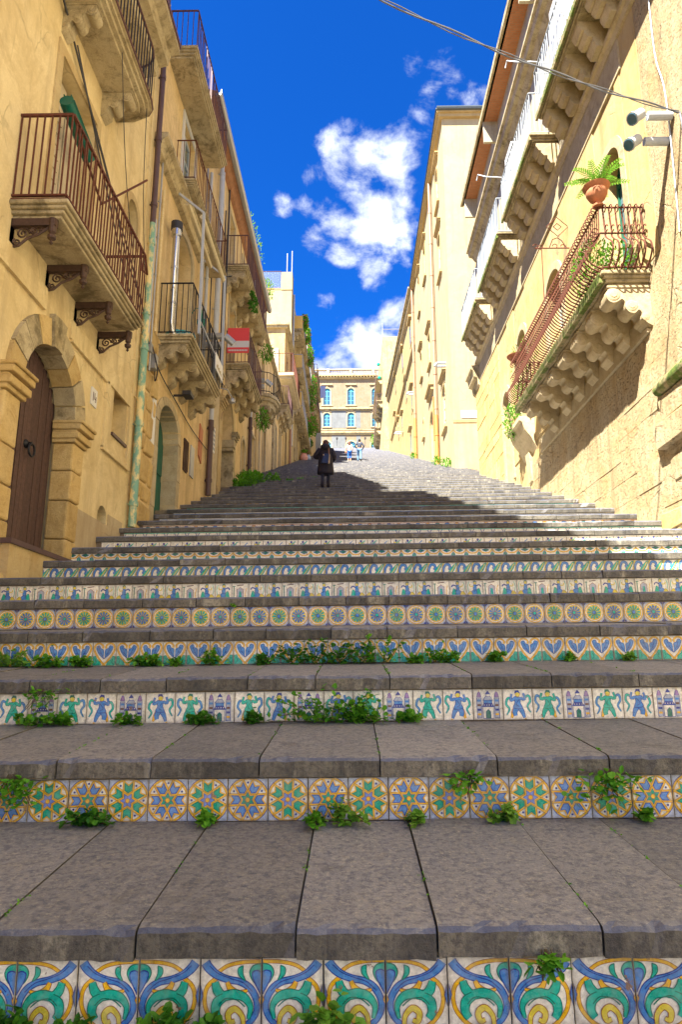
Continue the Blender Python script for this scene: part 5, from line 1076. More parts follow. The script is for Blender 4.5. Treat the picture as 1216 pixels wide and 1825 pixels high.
pipe(RB, 43.3, 15.8, 18.9, .07, plain('orange red pipe', (.68,.16,.03), .5), bB2, .12, False)
sn = MB(); sn.m = 0; sn.box(6.1, 7.08, 35.87, 35.9, 14.62, 15.06); sn.m = 1
for x in (6.45, 6.56, 6.66): sn.box(x, x+.06, 35.862, 35.87, 14.9, 14.97)
for q in range(9): sn.box(6.2+q*.088, 6.26+q*.088, 35.862, 35.87, 14.70, 14.78)
tag(sn.build('street_sign', [WHT, GREYM]), 'small white street name plate on the pale yellow end wall by the alley', 'sign')
mb = MB(); mb.box(5.64, 12, 35.87, 35.895, 14.35, 14.5); mb.build('stain_band', YEL2, bB2)
# ---------------------------------------------------------------- RC, RD, RE
RC = Fac(5.70, -1)
bRC = thing('building', 'pale ochre monastery range with sloping string course and long eave on the right', 'building', (5.7, 76, 19))
mb = MB(); RC.plate(mb, [(56.02, 10), (98.4, 20), (98.4, 41.2), (56.02, 34.4)], -10, 0); recalc(mb.build('wall', YEL2, bRC))
def run(y0, z0, y1, z1, o, h, name, mt):
    mb = MB(); b = [RC.p(0, y0, z0), RC.p(o, y0, z0+h*.4), RC.p(o, y0, z0+h), RC.p(0, y0, z0+h)]; e = [RC.p(0, y1, z1), RC.p(o, y1, z1+h*.4), RC.p(o, y1, z1+h), RC.p(0, y1, z1+h)]
    mb.v += b+e
    for q in ((0,1,2,3),(7,6,5,4),(0,4,5,1),(1,5,6,2),(2,6,7,3),(3,7,4,0)): mb.face(q)
    return recalc(mb.build(name, mt, bRC))
run(56.0, 29.0, 92, 32.2, .22, .5, 'string_course', YEL2); run(55.9, 33.6, 98.6, 40.6, .3, .8, 'eave', YEL2); run(55.9, 34.5, 98.6, 41.5, .55, .25, 'eave', LIMEG)
for i, (y, z) in enumerate(((60, 31.2), (70, 33.2), (82, 35.6), (60, 24.5), (72, 26.5), (84, 31), (62, 21), (66, 28), (78, 28))):
    mb = MB(); RC.box(mb, 0, .05, y-.8, y+.8, z-.2, z+2.0); RC.box(mb, 0, .3, y-1, y+1, z+2.3, z+2.5); ro = mb.build('window_surround', YEL2, bRC); mb = MB(); RC.box(mb, .051, .056, y-.5, y+.5, z, z+1.7); mb.build('window', GLASS, ro)
for i, (y, z) in enumerate(((57.5, 25.2), (75, 27.6), (38.0, 18.9))):
    mb = MB(); RC.tube(mb, [(0, y, z), (.55, y, z)], .07, 6); RC.tube(mb, [(0, y, z-.22), (.55, y, z-.22)], .07, 6); RC.tube(mb, [(.55, y, z), (.72, y, z-.2)], .09, 6); RC.tube(mb, [(.5, y, z-.22), (.55, y, z)], .02, 5)
    tag(mb.build('floodlight', WHITEM), ('white twin floodlight by the farther brown downpipe', 'white twin floodlight farthest up the ochre range', 'white twin floodlight above the lowest palazzo window')[i], 'lamp')
RD = Fac(5.05, -1)
bRD = thing('building', 'old grey-brown house with corbelled balconies and green lanterns at the far right', 'building', (5.05, 112, 37))
wall(RD, 'wall', 102, 126, 28, 53.5, OCHP, bRD, [(106, 107.4, 43.5, 46, 0, .4)], depth=10); window(RD, 106, 107.4, 43.5, 46, .2, WOODL, bRD)
for a, b_, z in ((104, 112, 43.0), (105, 124, 47.5), (112, 122, 41.2)):
    bal = slab(RD, a, b_, z, 1.0, .3, LIMEG, bRD); rail(RD, a+.05, b_-.05, z+.3, 1.0, 1.2, .5, BROWNI, bal, .04, .05)
    for q in range(4): step_bracket(RD, a+.5+(b_-a-1)*q/3, .5, z, .85, .8, LIMEG, bal)
mb = MB(); mb.tube([(5.1, 102.2, 53.4), (5.1, 102.2, 56)], .06, 5); mb.tube([(5.1, 102.2, 54.9), (9, 102.2, 54.9)], .05, 5); mb.build('terrace_rail', GREYM, bRD)
for i, (y, z) in enumerate(((103, 46.5), (106, 50.2))):
    mb = MB(); mb.lathe([(.0,0),(.25,.1),(.3,.35),(.15,.5),(0,.55)], RD.p(.5, y, z), 10); tag(mb.build('lantern', plain('green lamp', (.0,.38,.26), .3)), ('lower' if i == 0 else 'upper')+' green globe lantern on the old house far right', 'lantern')
bRE = thing('building', 'narrow brown house at the very top right of the stairs', 'building', (5.6, 135, 44)); RE = Fac(5.5, -1); wall(RE, 'wall', 126.02, 146, 38, 60, OCHP, bRE, [(130, 131, 50, 52, 0, .3)], depth=8); window(RE, 130, 131, 50, 52, .2, WOODL, bRE)
# ================================================================ FOOT AND TOP OF THE STAIRS
mb = MB(); mb.box(-400, 400, -400, fy(-8)+.03, -5, -8*R-.12); tag(mb.build('piazza', stone('pale paving', (.34,.30,.23), (.42,.37,.29), (.2,.17,.12), .5, .3)), kind='structure')
mb = MB(); mb.poly([(-2000, -2000, -5.2), (2000, -2000, -5.2), (2000, 2000, -5.2), (-2000, 2000, -5.2)]); tag(mb.build('ground', plain('dry earth', (.28,.22,.13), .95)), kind='structure')
TOPZ = NST*R+TT
mb = MB(); mb.box(-40, 40, fy(NST)+.03, 240, TOPZ-1.2, TOPZ-.02); tag(mb.build('top_street', LAVA), kind='structure')
bX = thing('building', 'ochre and grey palazzo with teal arched windows and balustrade closing the top of the stairs', 'building', (0, 152, TOPZ))
Y = 152.0
class FacY:                                       # facade facing down the stairs
    w = Y
    def p(s, o, x, z): return (x, Y-o, z)
    def box(s, mb, o0, o1, x0, x1, z0, z1): mb.box(x0, x1, Y-o0, Y-o1, z0, z1); return mb
    def plate(s, mb, pts, o0, o1): mb.prism([s.p(o0, x, z) for x, z in pts], (0, -(o1-o0), 0)); return mb
X = FacY(); hs = []
S_ = 152/150.; zr = [(61.0, 65.0), (55.6, 58.8)]
for xc in (-15.0, -10.4, -5.85, -.15, 5.6, 10.8, 15.5):
    for z0, z1 in zr: hs.append((xc-.82, xc+.82, z0+.6, z1+.85, .75, .4))
    hs.append((xc-1.1, xc+1.1, 49.2, 52.6, 1.0, .5))
wall(X, 'wall', -22, 22, 47, 69.2, FARP, bX, hs, depth=12, body=.6)
mb = MB(); X.plate(mb, [(-22, 55.1), (2.0, 55.1), (2.0, 60.4), (-22, 60.4)], 0, .02) if False else None
for a, b_ in ((-22, -6.95), (-4.75, -1.25), (.95, 2.1)):
    X.box(mb, 0, .02, a, b_, 55.9, 60.3)
for a, b_ in ((-6.95, -4.75), (-1.25, .95)): X.box(mb, 0, .02, a, b_, 60.05, 60.3)
X.box(mb, 0, .02, -22, -1.45, 49, 54.2) if False else X.box(mb, 0, .02, -4.7, -1.5, 49, 54.0); X.box(mb, 0, .02, 1.1, 2.1, 49, 54.0); X.box(mb, 0, .02, -9.0, -7.0, 49, 54.0)
mb.build('cement_patch', GREYP, bX)
for h in hs:
    a, b_, c_, d_ = h[:4]; mb = MB(); bead(X, mb, a, b_, c_, d_, .26, 0, .08, h[4])
    if c_ > 60: X.box(mb, 0, .3, a-.5, b_+.5, c_-.3, c_-.05); X.box(mb, 0, .35, a-.5, b_+.5, d_+.75, d_+1.0); X.box(mb, 0, .12, (a+b_)/2-.2, (a+b_)/2+.2, d_+.2, d_+.75)
    elif c_ > 53: X.box(mb, 0, .2, a-.3, b_+.3, c_-.25, c_-.05); X.plate(mb, [(a-.35, d_+.1), ((a+b_)/2-.2, d_+.7), ((a+b_)/2, d_+1.1), ((a+b_)/2+.2, d_+.7), (b_+.35, d_+.1), ((a+b_)/2, d_+.4)], 0, .14)
    mb.build('window_surround', LIME, bX); window(X, a, b_, c_, d_, .2, TEAL, bX, h[4], 2, 3, .12)
mb = MB(); X.box(mb, 0, .5, -22, 22, 60.45, 60.85); X.box(mb, 0, .25, -22, 22, 60.2, 60.45); X.box(mb, 0, .5, -22, 22, 54.55, 54.85); X.box(mb, 0, .3, -22, 22, 54.2, 54.55); X.box(mb, 0, .08, -22, 22, 55.3, 55.5); mb.build('string_course', LIMEG, bX)
mb = MB(); X.box(mb, 0, .9, -22, 22, 68.7, 69.05); X.box(mb, 0, .5, -22, 22, 68.2, 68.45); mb.build('cornice', LIMEG, bX)
dm = MB(); X.box(dm, .5, .8, -.12, .12, 68.45, 68.7); me = dm.mesh('dentil', OCH2)
for i in range(60): link('dentil', me, bX, (-21.5+i*.72, 0, 0))
mb = MB(); X.box(mb, -.2, .8, -22, 22, 69.06, 69.3); X.box(mb, 0, .6, -22, 22, 70.3, 70.55); bs = mb.build('balustrade', LIME, bX)
bl = MB(); bl.lathe([(.13,0),(.15,.08),(.08,.2),(.16,.5),(.08,.85),(.14,1.0)], (0, 0, 0), 8); me = bl.mesh('baluster', LIME, True)
for i in range(96):
    x = -21.8+i*.45
    if i % 12 == 0: mb = MB(); X.box(mb, -.05, .65, x-.3, x+.3, 69.3, 70.62); mb.build('pier', LIME, bs)
    elif -16 < x < 16: link('baluster', me, bs, (x, Y-.3, 69.3))
for i, x in enumerate((-3.4, -1.35, 3.1)):
    mb = MB(); mb.tube([(x, 149.5, TOPZ), (x, 149.5, TOPZ+1.6)], .06, 6); mb.lathe([(.1,0),(.2,.1),(.22,.5),(.05,.6)], (x, 149.5, TOPZ+1.6), 8)
    tag(mb.build('post_lamp', INK), ('left', 'middle', 'right')[i]+'most small dark post lamp before the far palazzo', 'lamp')
# ================================================================ WEEDS ON THE STEPS
DRY = leafmat('dry grass', (.30,.27,.08), (.22,.34,.06))
def weed(x, k, s_, n, label, hang=0., mat=LEAF, w_=1., dy=0.):
    """clump rooted in the joint between tread k-1 and riser k"""
    y = fy(k)+.008-dy; z = ground(x, y-.01); mb = MB()
    for j in range(max(3, n//14)):                                  # creeping stems with leaves along them
        a = random.uniform(-1, 1); e = Vector((x+a*s_*1.25*w_, y-random.uniform(.02, .10)-abs(random.gauss(0, .03)), z+random.uniform(.1, 1.)*s_*(1-abs(a)*.55)))
        r0 = Vector((x+a*s_*.5*w_, y-.005, z)); m = (r0+e)/2+Vector((0, -.03, .03)); P = smooth([r0, m, e], 5); mb.m = 1; mb.tube(P, .0025, 3); mb.m = 0
        for p in P[1:]:
            for _ in range(2): leaf(mb, p+rv(.012), rv()+Vector((0, -.6, .35)), random.uniform(.022, .045), random.uniform(.022, .04))
    mb.m = 1; mb.tube([(x+q*s_*.28*w_, y-.02, z+.006) for q in range(-4, 5)], .003, 3); mb.m = 0
    for _ in range(n):
        v = Vector((random.gauss(0, .42)*w_, 0, abs(random.gauss(0, .38)))); p = Vector((x+v.x*s_, y-random.uniform(.005, .09)*min(1, s_*6), z+.006+v.z*s_*math.exp(-abs(v.x)*.8/w_)))
        leaf(mb, p, rv()+Vector((0, -.7, .4)), random.uniform(.022, .048), random.uniform(.02, .042))
    mb.m = 2
    for _ in range(max(3, n//12)):
        b0 = Vector((x+random.gauss(0, .5)*s_*w_, y-.01, z)); d = Vector((random.gauss(0, .35), -.25, 1)).normalized(); L = s_*random.uniform(.5, 1.1); q = b0+d*L*.6; tip = b0+d*L+Vector((random.gauss(0, .3)*L, -.1*L, -.15*L)); sd_ = Vector((.0022, 0, 0))
        b = len(mb.v); mb.v += [tuple(b0-sd_), tuple(b0+sd_), tuple(q+sd_*.8), tuple(q-sd_*.8), tuple(tip)]; mb.face((b, b+1, b+2, b+3)); mb.face((b+3, b+2, b+4))
    return tag(mb.build('weed', [mat, STEM, DRY]), label, 'weed', 'weeds in the stair joints')
ord_ = ['first', 'second', 'third', 'fourth', 'fifth', 'sixth', 'seventh', 'eighth', 'ninth', 'tenth']
for k, row, lst in ((4, 'heart tile row', [(-2.75,.15,110),(-2.45,.13,80),(-2.2,.09,70),(-1.65,.11,90),(-1.42,.05,30),(-1.13,.13,50),(-.72,.07,40),(-.26,.27,190),(.21,.27,80),(.50,.06,50),(.70,.14,80),(1.13,.08,60),(1.74,.06,40),(2.2,.05,30)]),
                    (3, 'dancing figure tile row', [(-2.05,.10,50),(-1.88,.08,70),(-1.42,.07,50),(-.95,.09,80),(-.62,.07,60),(-.12,.25,150),(.08,.18,90),(.36,.08,60)]),
                    (2, 'star tile row', [(-1.23,.09,80),(-.69,.05,30),(-.17,.04,30),(-.07,.13,45),(.29,.04,22),(.71,.07,45),(1.36,.045,25)]),
                    (1, 'scroll tile row', [(-1.03,.07,50),(-.83,.05,30),(-.55,.07,40),(-.44,.05,24),(-.05,.11,80),(-.62,.04,20)])):
    for i, (x, s_, n) in enumerate(sorted(lst)):
        nm = ord_[i] if i < 10 else ('eleventh', 'twelfth', 'thirteenth', 'fourteenth')[i-10]
        weed(x, k, s_, n, '%s green weed from the left along the foot of the %s' % (nm, row), mat=random.choice((LEAF, LEAF, LEAFL, LEAFD)), w_=1.5 if n > 100 else 1.)
for x, k, s_, n, lb in ((-1.62, 2, .14, 110, 'weed hanging under the tread at the left end of the star tile row'), (.53, 2, .10, 60, 'weed hanging under the tread right of centre on the star tile row'), (1.20, 2, .15, 120, 'bushy weed hanging under the tread toward the right of the star tile row'), (-2.02, 3, .12, 60, 'weed hanging under the tread at the left of the dancing figure row'), (.59, 1, .06, 40, 'small weed hanging under the nearest tread above the scroll tiles'), (-1.16, 5, .03, 14, 'tiny weed hanging under the tread of the rosette tiles')):
    mb = MB(); y = fy(k)-.012; z = k*R-SL+CROSS*x
    for _ in range(n):
        p = Vector((x+random.gauss(0, .5)*s_, y-random.uniform(0, .035), z+.02-abs(random.gauss(0, .45))*s_)); leaf(mb, p, rv()+Vector((0, -.7, -.1)), random.uniform(.022, .045), random.uniform(.02, .04))
    mb.m = 1
    mb.tube([(x+q*s_*.3, y-.012, z+.012) for q in range(-4, 5)], .002, 3)
    for _ in range(8): mb.tube([(x+random.uniform(-.3, .3)*s_, y, z+.03), (x+random.uniform(-.8, .8)*s_, y-.02, z-random.uniform(.3, .9)*s_)], .002, 3)
    tag(mb.build('weed', [LEAF, STEM]), lb, 'weed', 'weeds in the stair joints')
mb = MB()                                          # moss and seedlings in the tread joints
for k in (1, 2, 3):
    for x in J[k]:
        for _ in range(9):
            if random.random() < .55:
                t_ = random.uniform(.05, 1.05); yy = fy(k)+t_; zz = k*R+TT*t_/TW+CROSS*x
                for _ in range(random.randint(2, 7)): leaf(mb, Vector((x+random.gauss(0, .006), yy+random.gauss(0, .02), zz-.004)), rv()+Vector((0, 0, .8)), random.uniform(.006, .016), random.uniform(.006, .014))
tag(mb.build('moss', LEAF), 'tiny green moss in the joints between tread slabs', 'moss', None, 'stuff')
for i, (x, y, n, s_) in enumerate(((-3.85, 24.2, 330, .40), (-3.8, 25.6, 330, .40), (-4.0, 23.4, 160, .28), (-3.2, 26.6, 120, .3), (-2.6, 27.2, 60, .18), (-2.2, 28.4, 50, .16), (-1.7, 29.5, 40, .15))):
    mb = MB(); bush(mb, (x, y, ground(x, y)+s_*.35), s_, n, .12, .09, Vector((1, 1.1, .8)), .5, .1)
    for _ in range(26): mb.tube([(x, y, ground(x, y)), (x+random.uniform(-1, 1)*s_, y+random.uniform(-.9, .9)*s_, ground(x, y)+random.uniform(.2, .9)*s_)], .006, 3)
    tag(mb.build('weed', LEAF), ('largest', 'second largest', 'left edge', 'right end', 'first outlying', 'second outlying', 'third outlying')[i]+' weed of the green patch on the steps left of the woman', 'weed', 'weeds beside the left wall')
for i, (x, y) in enumerate(((5.3, 40.6), (5.2, 55.0), (5.4, 37.4))):
    mb = MB(); bush(mb, (x, y, ground(x, y)+.2), .28, 130, .16, .06, Vector((1, 1, 1.2)), .8, .0); tag(mb.build('weed', LEAF), ('weed at the foot of the nearer brown downpipe', 'weed at the foot of the farther brown downpipe', 'weed at the palazzo corner by the alley')[i], 'weed')
# hanging greenery and flowers on the left
plant('wall_plant', 'fern hanging below the second bracketed balcony', 'plant', C.p(.75, 26.2, 13.9), .36, 200, .16, .05, LEAF, (.8, .8, 1), -.3)
plant('wall_plant', 'green tuft growing on the end bracket of the flagged balcony', 'plant', C.p(.8, 25.1, 10.6), .34, 220, .16, .05, LEAF, (.6, .8, 1.3), -.2)
plant('wall_plant', 'ivy trailing over the brackets of the second bracketed balcony', 'plant', C.p(.72, 22.5, 14.1), .34, 200, .12, .08, LEAFD, (.35, 1.6, .8), -.2)
plant('roof_plant', 'dry plants growing along the grey gutter', 'plant', C.p(.45, 24.5, 18.0), .3, 160, .12, .04, LEAFL, (.5, 6, .8), .6)
plant('roof_plant', 'tall scrub at the far end of the grey gutter', 'plant', C.p(.45, 28.6, 18.2), .42, 160, .14, .05, LEAFL, (.5, 1.6, 1), .6)
PINK = leafmat('pink blossom', (.62,.06,.28), (.75,.20,.10))
for i, (y, z, r_) in enumerate(((49.6, 27.9, .6), (52, 28.0, .7), (55, 27.6, .9), (58.5, 25.0, 1.1), (60.5, 23.2, 1.1), (56.5, 21.6, .8), (61, 27.5, .9))):
    plant('flower_plant', ('topmost', 'upper', 'broad upper', 'large middle', 'lower middle', 'lowest', 'farthest high')[i]+' flowering vine on the cream house balconies', 'plant', E_.p(.85, y, z), r_, 420, .2, .12, LEAF, (.45, 1.0, 1.0), -.1, 24, 'flowering vines on the left', flowers=(PINK, 60, .14))
def blob(name, label, cat, c, r_, mat): mb = MB(); bush(mb, c, r_, 700, .07, .06, Vector((1, 1, 1)), .1, .85); return tag(mb.build(name, mat), label, cat)
gz = ground(-4.05, 60.2); pot((-4.05, 60.2, gz), .75, LIME, 'pale stone pot under the clipped ball tree', prof=((.26,0),(.30,.1),(.2,.2),(.26,.45),(.32,.5),(.25,.48)))
tp = thing('topiary', 'clipped dark green ball tree in a pale pot by the left wall', 'tree', (-4.05, 60.2, gz+.35)); mb = MB(); mb.tube([(-4.05, 60.2, gz+.3), (-4.05, 60.2, gz+1.2)], .04, 6); mb.build('trunk', STEM, tp)
mb = MB(); bush(mb, (-4.05, 60.2, gz+1.5), .46, 900, .10, .09, Vector((1, 1, 1)), .1, .6); mb.build('crown', LEAFD, tp)
PKP = plain('pink jar', (.72,.36,.30), .5); BLP = plain('blue jar', (.30,.42,.66), .4)
for i, (x, y, s_, m_) in enumerate(((-4.15, 56.4, .85, PKP), (-3.95, 57.8, .8, BLP))):
    pot((x, y, ground(x, y)), s_, m_, ('large pink' if i == 0 else 'large pale blue')+' ceramic jar standing by the left wall up the stairs', 'jar', prof=((.18,0),(.30,.1),(.42,.35),(.40,.6),(.26,.75),(.30,.82),(.24,.8)))
plant('jar_plant', 'flowering plant in the pink jar by the left wall', 'plant', (-4.1, 56.5, ground(-4.1, 56.5)+.8), .3, 160, .14, .1, LEAF, (1, 1, .8), .5, 3, flowers=(PINK, 40, .1))
pot((4.9, 126, ground(4.9, 126)), 1.6, TERRA, 'terracotta pot at the far right top of the stairs'); plant('jar_plant', 'leafy green plant in the pot at the far right top', 'plant', (4.9, 126, ground(4.9, 126)+2.0), 1.2, 420, .4, .25, LEAFL, (1, 1, 1), .6)
# ================================================================ PEOPLE
SKIN = plain('skin', (.48,.27,.18), .6); COATM = plain('black padded coat', (.016,.012,.022), .75, 0, .3, 8, 0, .3); TROU = plain('dark trousers', (.020,.022,.045), .8); HAIRB = plain('brown hair', (.10,.035,.02), .7)
CREAM = plain('cream blouse', (.66,.50,.36), .85); JEANB = plain('bright blue trousers', (.02,.13,.50), .85); TANL = plain('tan leather', (.45,.20,.10), .6); BEIGE = plain('beige leather', (.62,.45,.28), .6)
NAVY = plain('dark navy jacket', (.03,.04,.07), .7); DENIM = plain('faded denim', (.14,.30,.52), .9, 0, .55, 7); BLACK = plain('black hair', (.012,.010,.010), .8); BAGN = plain('navy leather', (.012,.02,.06), .35)
def skinmesh(name, mat, joints, edges, parent, loc, rot, sub=2):
    me = bpy.data.meshes.new(name); me.from_pydata([j[:3] for j in joints], edges, []); me.materials.append(mat)
    o = link(name, me, parent, loc, rot); m = o.modifiers.new('skin', 'SKIN'); m.use_smooth_shade = True
    sv = me.skin_vertices[0].data
    for i, j in enumerate(joints): sv[i].radius = (j[3], j[4] if len(j) > 4 else j[3]); sv[i].use_root = (i == 0)
    s = o.modifiers.new('sub', 'SUBSURF'); s.levels = sub; s.render_levels = sub; return o
def skeleton(pose):
    """pose: dict joint -> (x, y, z); faces +y"""
    J_ = []; E2 = []; ix = {}
    def add(n, r, r2=None, par=None): ix[n] = len(J_); J_.append((*pose[n], r, r2 or r)); (E2.append((ix[par], ix[n])) if par else None)
    add('pelvis', .15, .12); add('waist', .13, .10, 'pelvis'); add('chest', .155, .11, 'waist'); add('neck', .055, None, 'chest'); add('jaw', .075, .085, 'neck'); add('head', .085, .10, 'jaw'); add('crown', .05, .06, 'head')
    for s in 'lr':
        add(s+'hip', .095, None, 'pelvis'); add(s+'knee', .06, None, s+'hip'); add(s+'ankle', .042, None, s+'knee'); add(s+'toe', .034, None, s+'ankle')
        add(s+'sh', .062, None, 'chest'); add(s+'elb', .045, None, s+'sh'); add(s+'wri', .030, None, s+'elb'); add(s+'palm', .034, .020, s+'wri')
        p = Vector(pose[s+'palm']); d = (p-Vector(pose[s+'wri'])).normalized(); sx = Vector((1, 0, 0)) if abs(d.x) < .8 else Vector((0, 1, 0))
        for q, (off, l) in enumerate(((-.03, .065), (-.01, .08), (.01, .085), (.03, .07))):
            n1 = s+'f%d' % q; pose[n1] = tuple(p+d*.045+sx*off); pose[n1+'t'] = tuple(p+d*(.045+l*.8)+sx*off+Vector((0, .02, 0))); add(n1, .009, None, s+'palm'); add(n1+'t', .007, None, n1)
        pose[s+'th'] = tuple(p+sx*(.045 if s == 'l' else -.045)+d*.03); add(s+'th', .010, None, s+'palm')
    pose['nose'] = tuple(Vector(pose['head'])+Vector((0, .10, -.03))); add('nose', .014, None, 'head')
    for s, q in (('earl', -1), ('earr', 1)): pose[s] = tuple(Vector(pose['head'])+Vector((q*.09, 0, -.02))); add(s, .016, None, 'head')
    return J_, E2
def loft(mb, rings, n=16):
    b = len(mb.v)
    for z, rx, ry, cx, cy in rings:
        for k in range(n): g = 2*math.pi*k/n; mb.v.append((cx+rx*math.cos(g), cy+ry*math.sin(g), z))
    for i in range(len(rings)-1):
        for k in range(n): k2 = (k+1) % n; mb.face((b+i*n+k, b+i*n+k2, b+(i+1)*n+k2, b+(i+1)*n+k))
    mb.face([b+k for k in reversed(range(n))]); e = b+(len(rings)-1)*n; mb.face([e+k for k in range(n)])
def pose(h, step=.0, arms=None, lean=0.):
    k = h/1.7; P = {'pelvis': (0, 0, .93), 'waist': (0, .01+lean*.2, 1.10), 'chest': (0, .02+lean*.5, 1.33), 'neck': (0, .03+lean*.8, 1.47), 'jaw': (0, .055+lean, 1.53), 'head': (0, .06+lean, 1.60), 'crown': (0, .05+lean, 1.67)}
    for s, q in (('l', -1), ('r', 1)):
        f = step*q; P[s+'hip'] = (q*.09, 0, .88); P[s+'knee'] = (q*.095, .06+f*.22, .48+(.05 if f > 0 else 0)); P[s+'ankle'] = (q*.095, -.02+f*.30, .08+(.06 if f > 0 else 0)); P[s+'toe'] = (q*.10, .13+f*.30, .035+(.08 if f > 0 else 0))
        P[s+'sh'] = (q*.175, .02+lean*.6, 1.40); P[s+'elb'] = (q*.25, -.02, 1.13); P[s+'wri'] = (q*.22, .10, .92); P[s+'palm'] = (q*.215, .13, .85)
    for n, v in (arms or {}).items(): P[n] = v
    return {n: tuple(c*k for c in v) for n, v in P.items()}
def limb(mb, pts, rad): mb.tube(smooth([Vector(p) for p in pts], 4), [rad[0]+(rad[1]-rad[0])*i/((len(pts)-1)*4) for i in range((len(pts)-1)*4+1)], 10)
# woman in the black coat
L0 = Vector((-.89, fy(19)+.22, 0)); L0.z = ground(L0.x, L0.y)
P = pose(1.70, .35, {'lelb': (-.36, .06, 1.14), 'lwri': (-.20, .26, 1.16), 'lpalm': (-.14, .30, 1.19), 'relb': (.30, .02, 1.12), 'rwri': (.24, .22, 1.02), 'rpalm': (.20, .28, 1.02)})
Js, Es = skeleton(dict(P)); wo = skinmesh('person', SKIN, Js, Es, None, L0, None); tag(wo, 'woman in a long black hooded coat climbing the stairs, seen from behind', 'person')
mb = MB(); loft(mb, [(.50, .275, .20, 0, .02), (.56, .285, .205, 0, .02), (.80, .265, .19, 0, .01), (1.0, .245, .175, 0, 0), (1.18, .235, .165, 0, .01), (1.34, .232, .155, 0, .02), (1.43, .185, .13, 0, .025), (1.49, .10, .10, 0, .03)], 20)
limb(mb, [(-.18, .02, 1.38), P['lelb'], (-.19, .26, 1.155)], (.095, .06)); limb(mb, [(.18, .02, 1.38), P['relb'], (.235, .21, 1.02)], (.095, .06)); mb.build('coat', COATM, wo, 'all', L0)
mb = MB(); mb.lathe([(.02,0),(.12,.03),(.165,.10),(.15,.17),(.06,.21)], (0, -.08, 1.33), 14, (0, -.25, 1)); mb.build('hood', COATM, wo, 'all', L0)
mb = MB(); mb.lathe([(.03,0),(.085,.02),(.105,.07),(.112,.13),(.10,.19),(.06,.235),(.01,.25)], (0, .05, 1.48), 14); mb.build('hair', HAIRB, wo, 'all', L0)
lg = [(0, 0, .93, .13), (-.09, 0, .88, .10), (-.095*1, .06-.35*.22, .48, .068), (-.095, -.02-.35*.3, .10, .055), (.09, 0, .88, .10), (.095, .06+.35*.22, .53, .068), (.095, -.02+.35*.3, .16, .055)]
skinmesh('trousers', TROU, lg, [(0,1),(1,2),(2,3),(0,4),(4,5),(5,6)], wo, L0, None)
for s in 'lr':
    a, t_ = Vector(P[s+'ankle']), Vector(P[s+'toe']); mb = MB(); mb.tube([a+Vector((0, -.03, .14)), a+Vector((0, -.03, 0)), a+Vector((0, .03, -.03)), t_], [.06, .056, .055, .042], 10); mb.build('boot', COATM, wo, 'all', L0)
bg_ = thing('shoulder_bag', 'navy leather bag with a tan side hanging on the back of the woman in black', 'bag', L0+Vector((0, -.2, .8)))
mb = MB(); mb.prism([(-.15, -.23, .80), (.10, -.23, .78), (.14, -.23, 1.12), (-.06, -.23, 1.15)], (0, -.08, 0)); o = recalc(mb.build('body', BAGN, bg_, False, L0)); bv = o.modifiers.new('b', 'BEVEL'); bv.width = .03; bv.segments = 3
mb = MB(); mb.prism([(.105, -.235, .78), (.15, -.235, .80), (.155, -.235, 1.10), (.14, -.235, 1.12)], (0, -.07, 0)); recalc(mb.build('side_panel', BEIGE, bg_, False, L0)); mb = MB(); mb.tube(smooth([Vector(q) for q in ((.13, -.24, 1.1), (.11, -.2, 1.3), (.12, 0, 1.47), (.1, .1, 1.4))], 5), .012, 5); mb.build('strap', TANL, bg_, False, L0); mb = MB(); mb.lathe([(.0,0),(.022,.0),(.02,.012),(.0,.014)], (-.05, -.315, 1.08), 10, (0, -1, 0)); mb.build('clasp', BEIGE, bg_, False, L0)
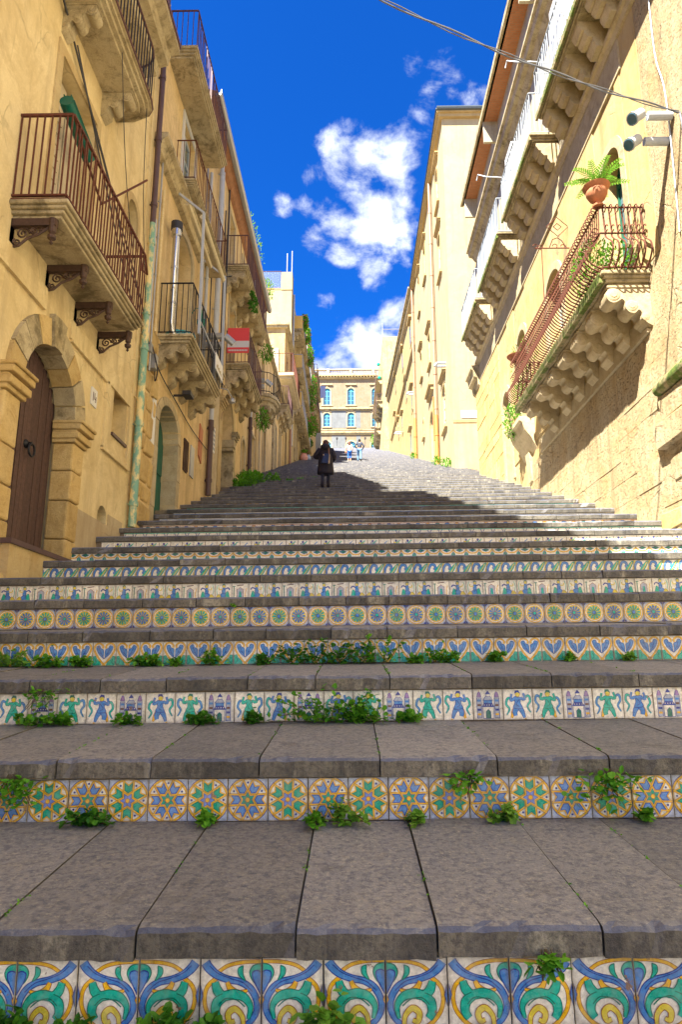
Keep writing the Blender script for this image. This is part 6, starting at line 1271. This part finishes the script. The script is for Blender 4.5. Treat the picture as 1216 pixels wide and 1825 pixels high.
# couple higher up
def walker(x, k, h, label, top, leg, hair, step, longhair, arms, shoe, short=0.):
    L = Vector((x, fy(k)+.25, 0)); L.z = ground(L.x, L.y); P = pose(h, step, arms); s = h/1.7; Js, Es = skeleton(dict(P)); p = skinmesh('person', SKIN, Js, Es, None, L, None); tag(p, label, 'person')
    V = lambda *a: tuple(c*s for c in a)
    tj = [(*V(0,0,.98), .155*s, .125*s), (*V(0,.01,1.12), .15*s, .12*s), (*V(0,.02,1.32), .18*s, .13*s), (*V(0,.03,1.44), .075*s)]; te = [(0,1),(1,2),(2,3)]
    for q in 'lr': b = len(tj); tj += [(*P[q+'sh'], .082*s), (*P[q+'elb'], .062*s), (*P[q+'wri'], .046*s)]; te += [(2, b), (b, b+1), (b+1, b+2)]
    skinmesh('top', top, tj, te, p, L, None)
    lj = [(*V(0,0,.95), .15*s, .125*s)]; le = []
    for q in 'lr':
        b = len(lj); kn = Vector(P[q+'knee']); an = Vector(P[q+'ankle']); an = kn.lerp(an, 1-short); lj += [(*P[q+'hip'], .115*s), (*kn, .078*s), (*an, .062*s)]; le += [(0, b), (b, b+1), (b+1, b+2)]
    skinmesh('trousers', leg, lj, le, p, L, None)
    mb = MB(); mb.lathe([(.03,0),(.09,.02),(.11,.08),(.112,.13),(.10,.19),(.06,.24),(.01,.255)] if not longhair else [(.06,-.2),(.12,-.12),(.125,0),(.12,.1),(.105,.19),(.06,.24),(.01,.255)], V(0, .04, 1.48), 12); mb.build('hair', hair, p, 'all', L)
    for q in 'lr':
        a, t_ = Vector(P[q+'ankle']), Vector(P[q+'toe']); mb = MB(); mb.tube([a+Vector((0, -.03, .03)), a+Vector((0, -.02, -.02)), t_], [.05, .052, .042], 8); mb.build('shoe', shoe, p, 'all', L)
    return p, L, P
p1, L1, P1 = walker(-.18, 45, 1.62, 'woman in cream blouse and bright blue trousers walking beside the man', CREAM, JEANB, HAIRB, .25, True, {'lelb': (-.27, -.05, 1.14), 'lwri': (-.24, .10, 1.0), 'lpalm': (-.23, .15, .96)}, BEIGE, .35)
mb = MB(); mb.prism([(-.36, -.10, .72), (-.16, -.10, .70), (-.20, -.10, .98), (-.32, -.10, .98)], (0, .22, 0)); o = recalc(mb.build('handbag', TANL, None, False, L1)); bv = o.modifiers.new('b', 'BEVEL'); bv.width = .04; bv.segments = 3; tag(o, 'tan handbag on the left arm of the woman in blue trousers', 'bag')
walker(.60, 45, 1.84, 'man in dark jacket and faded jeans walking up with one leg raised', NAVY, DENIM, BLACK, -.9, False, {'lelb': (-.32, -.02, 1.16), 'lwri': (-.20, .18, 1.08), 'lpalm': (-.15, .22, 1.08), 'relb': (.32, -.04, 1.15), 'rwri': (.24, .14, 1.0), 'rpalm': (.22, .18, .97)}, BLACK)
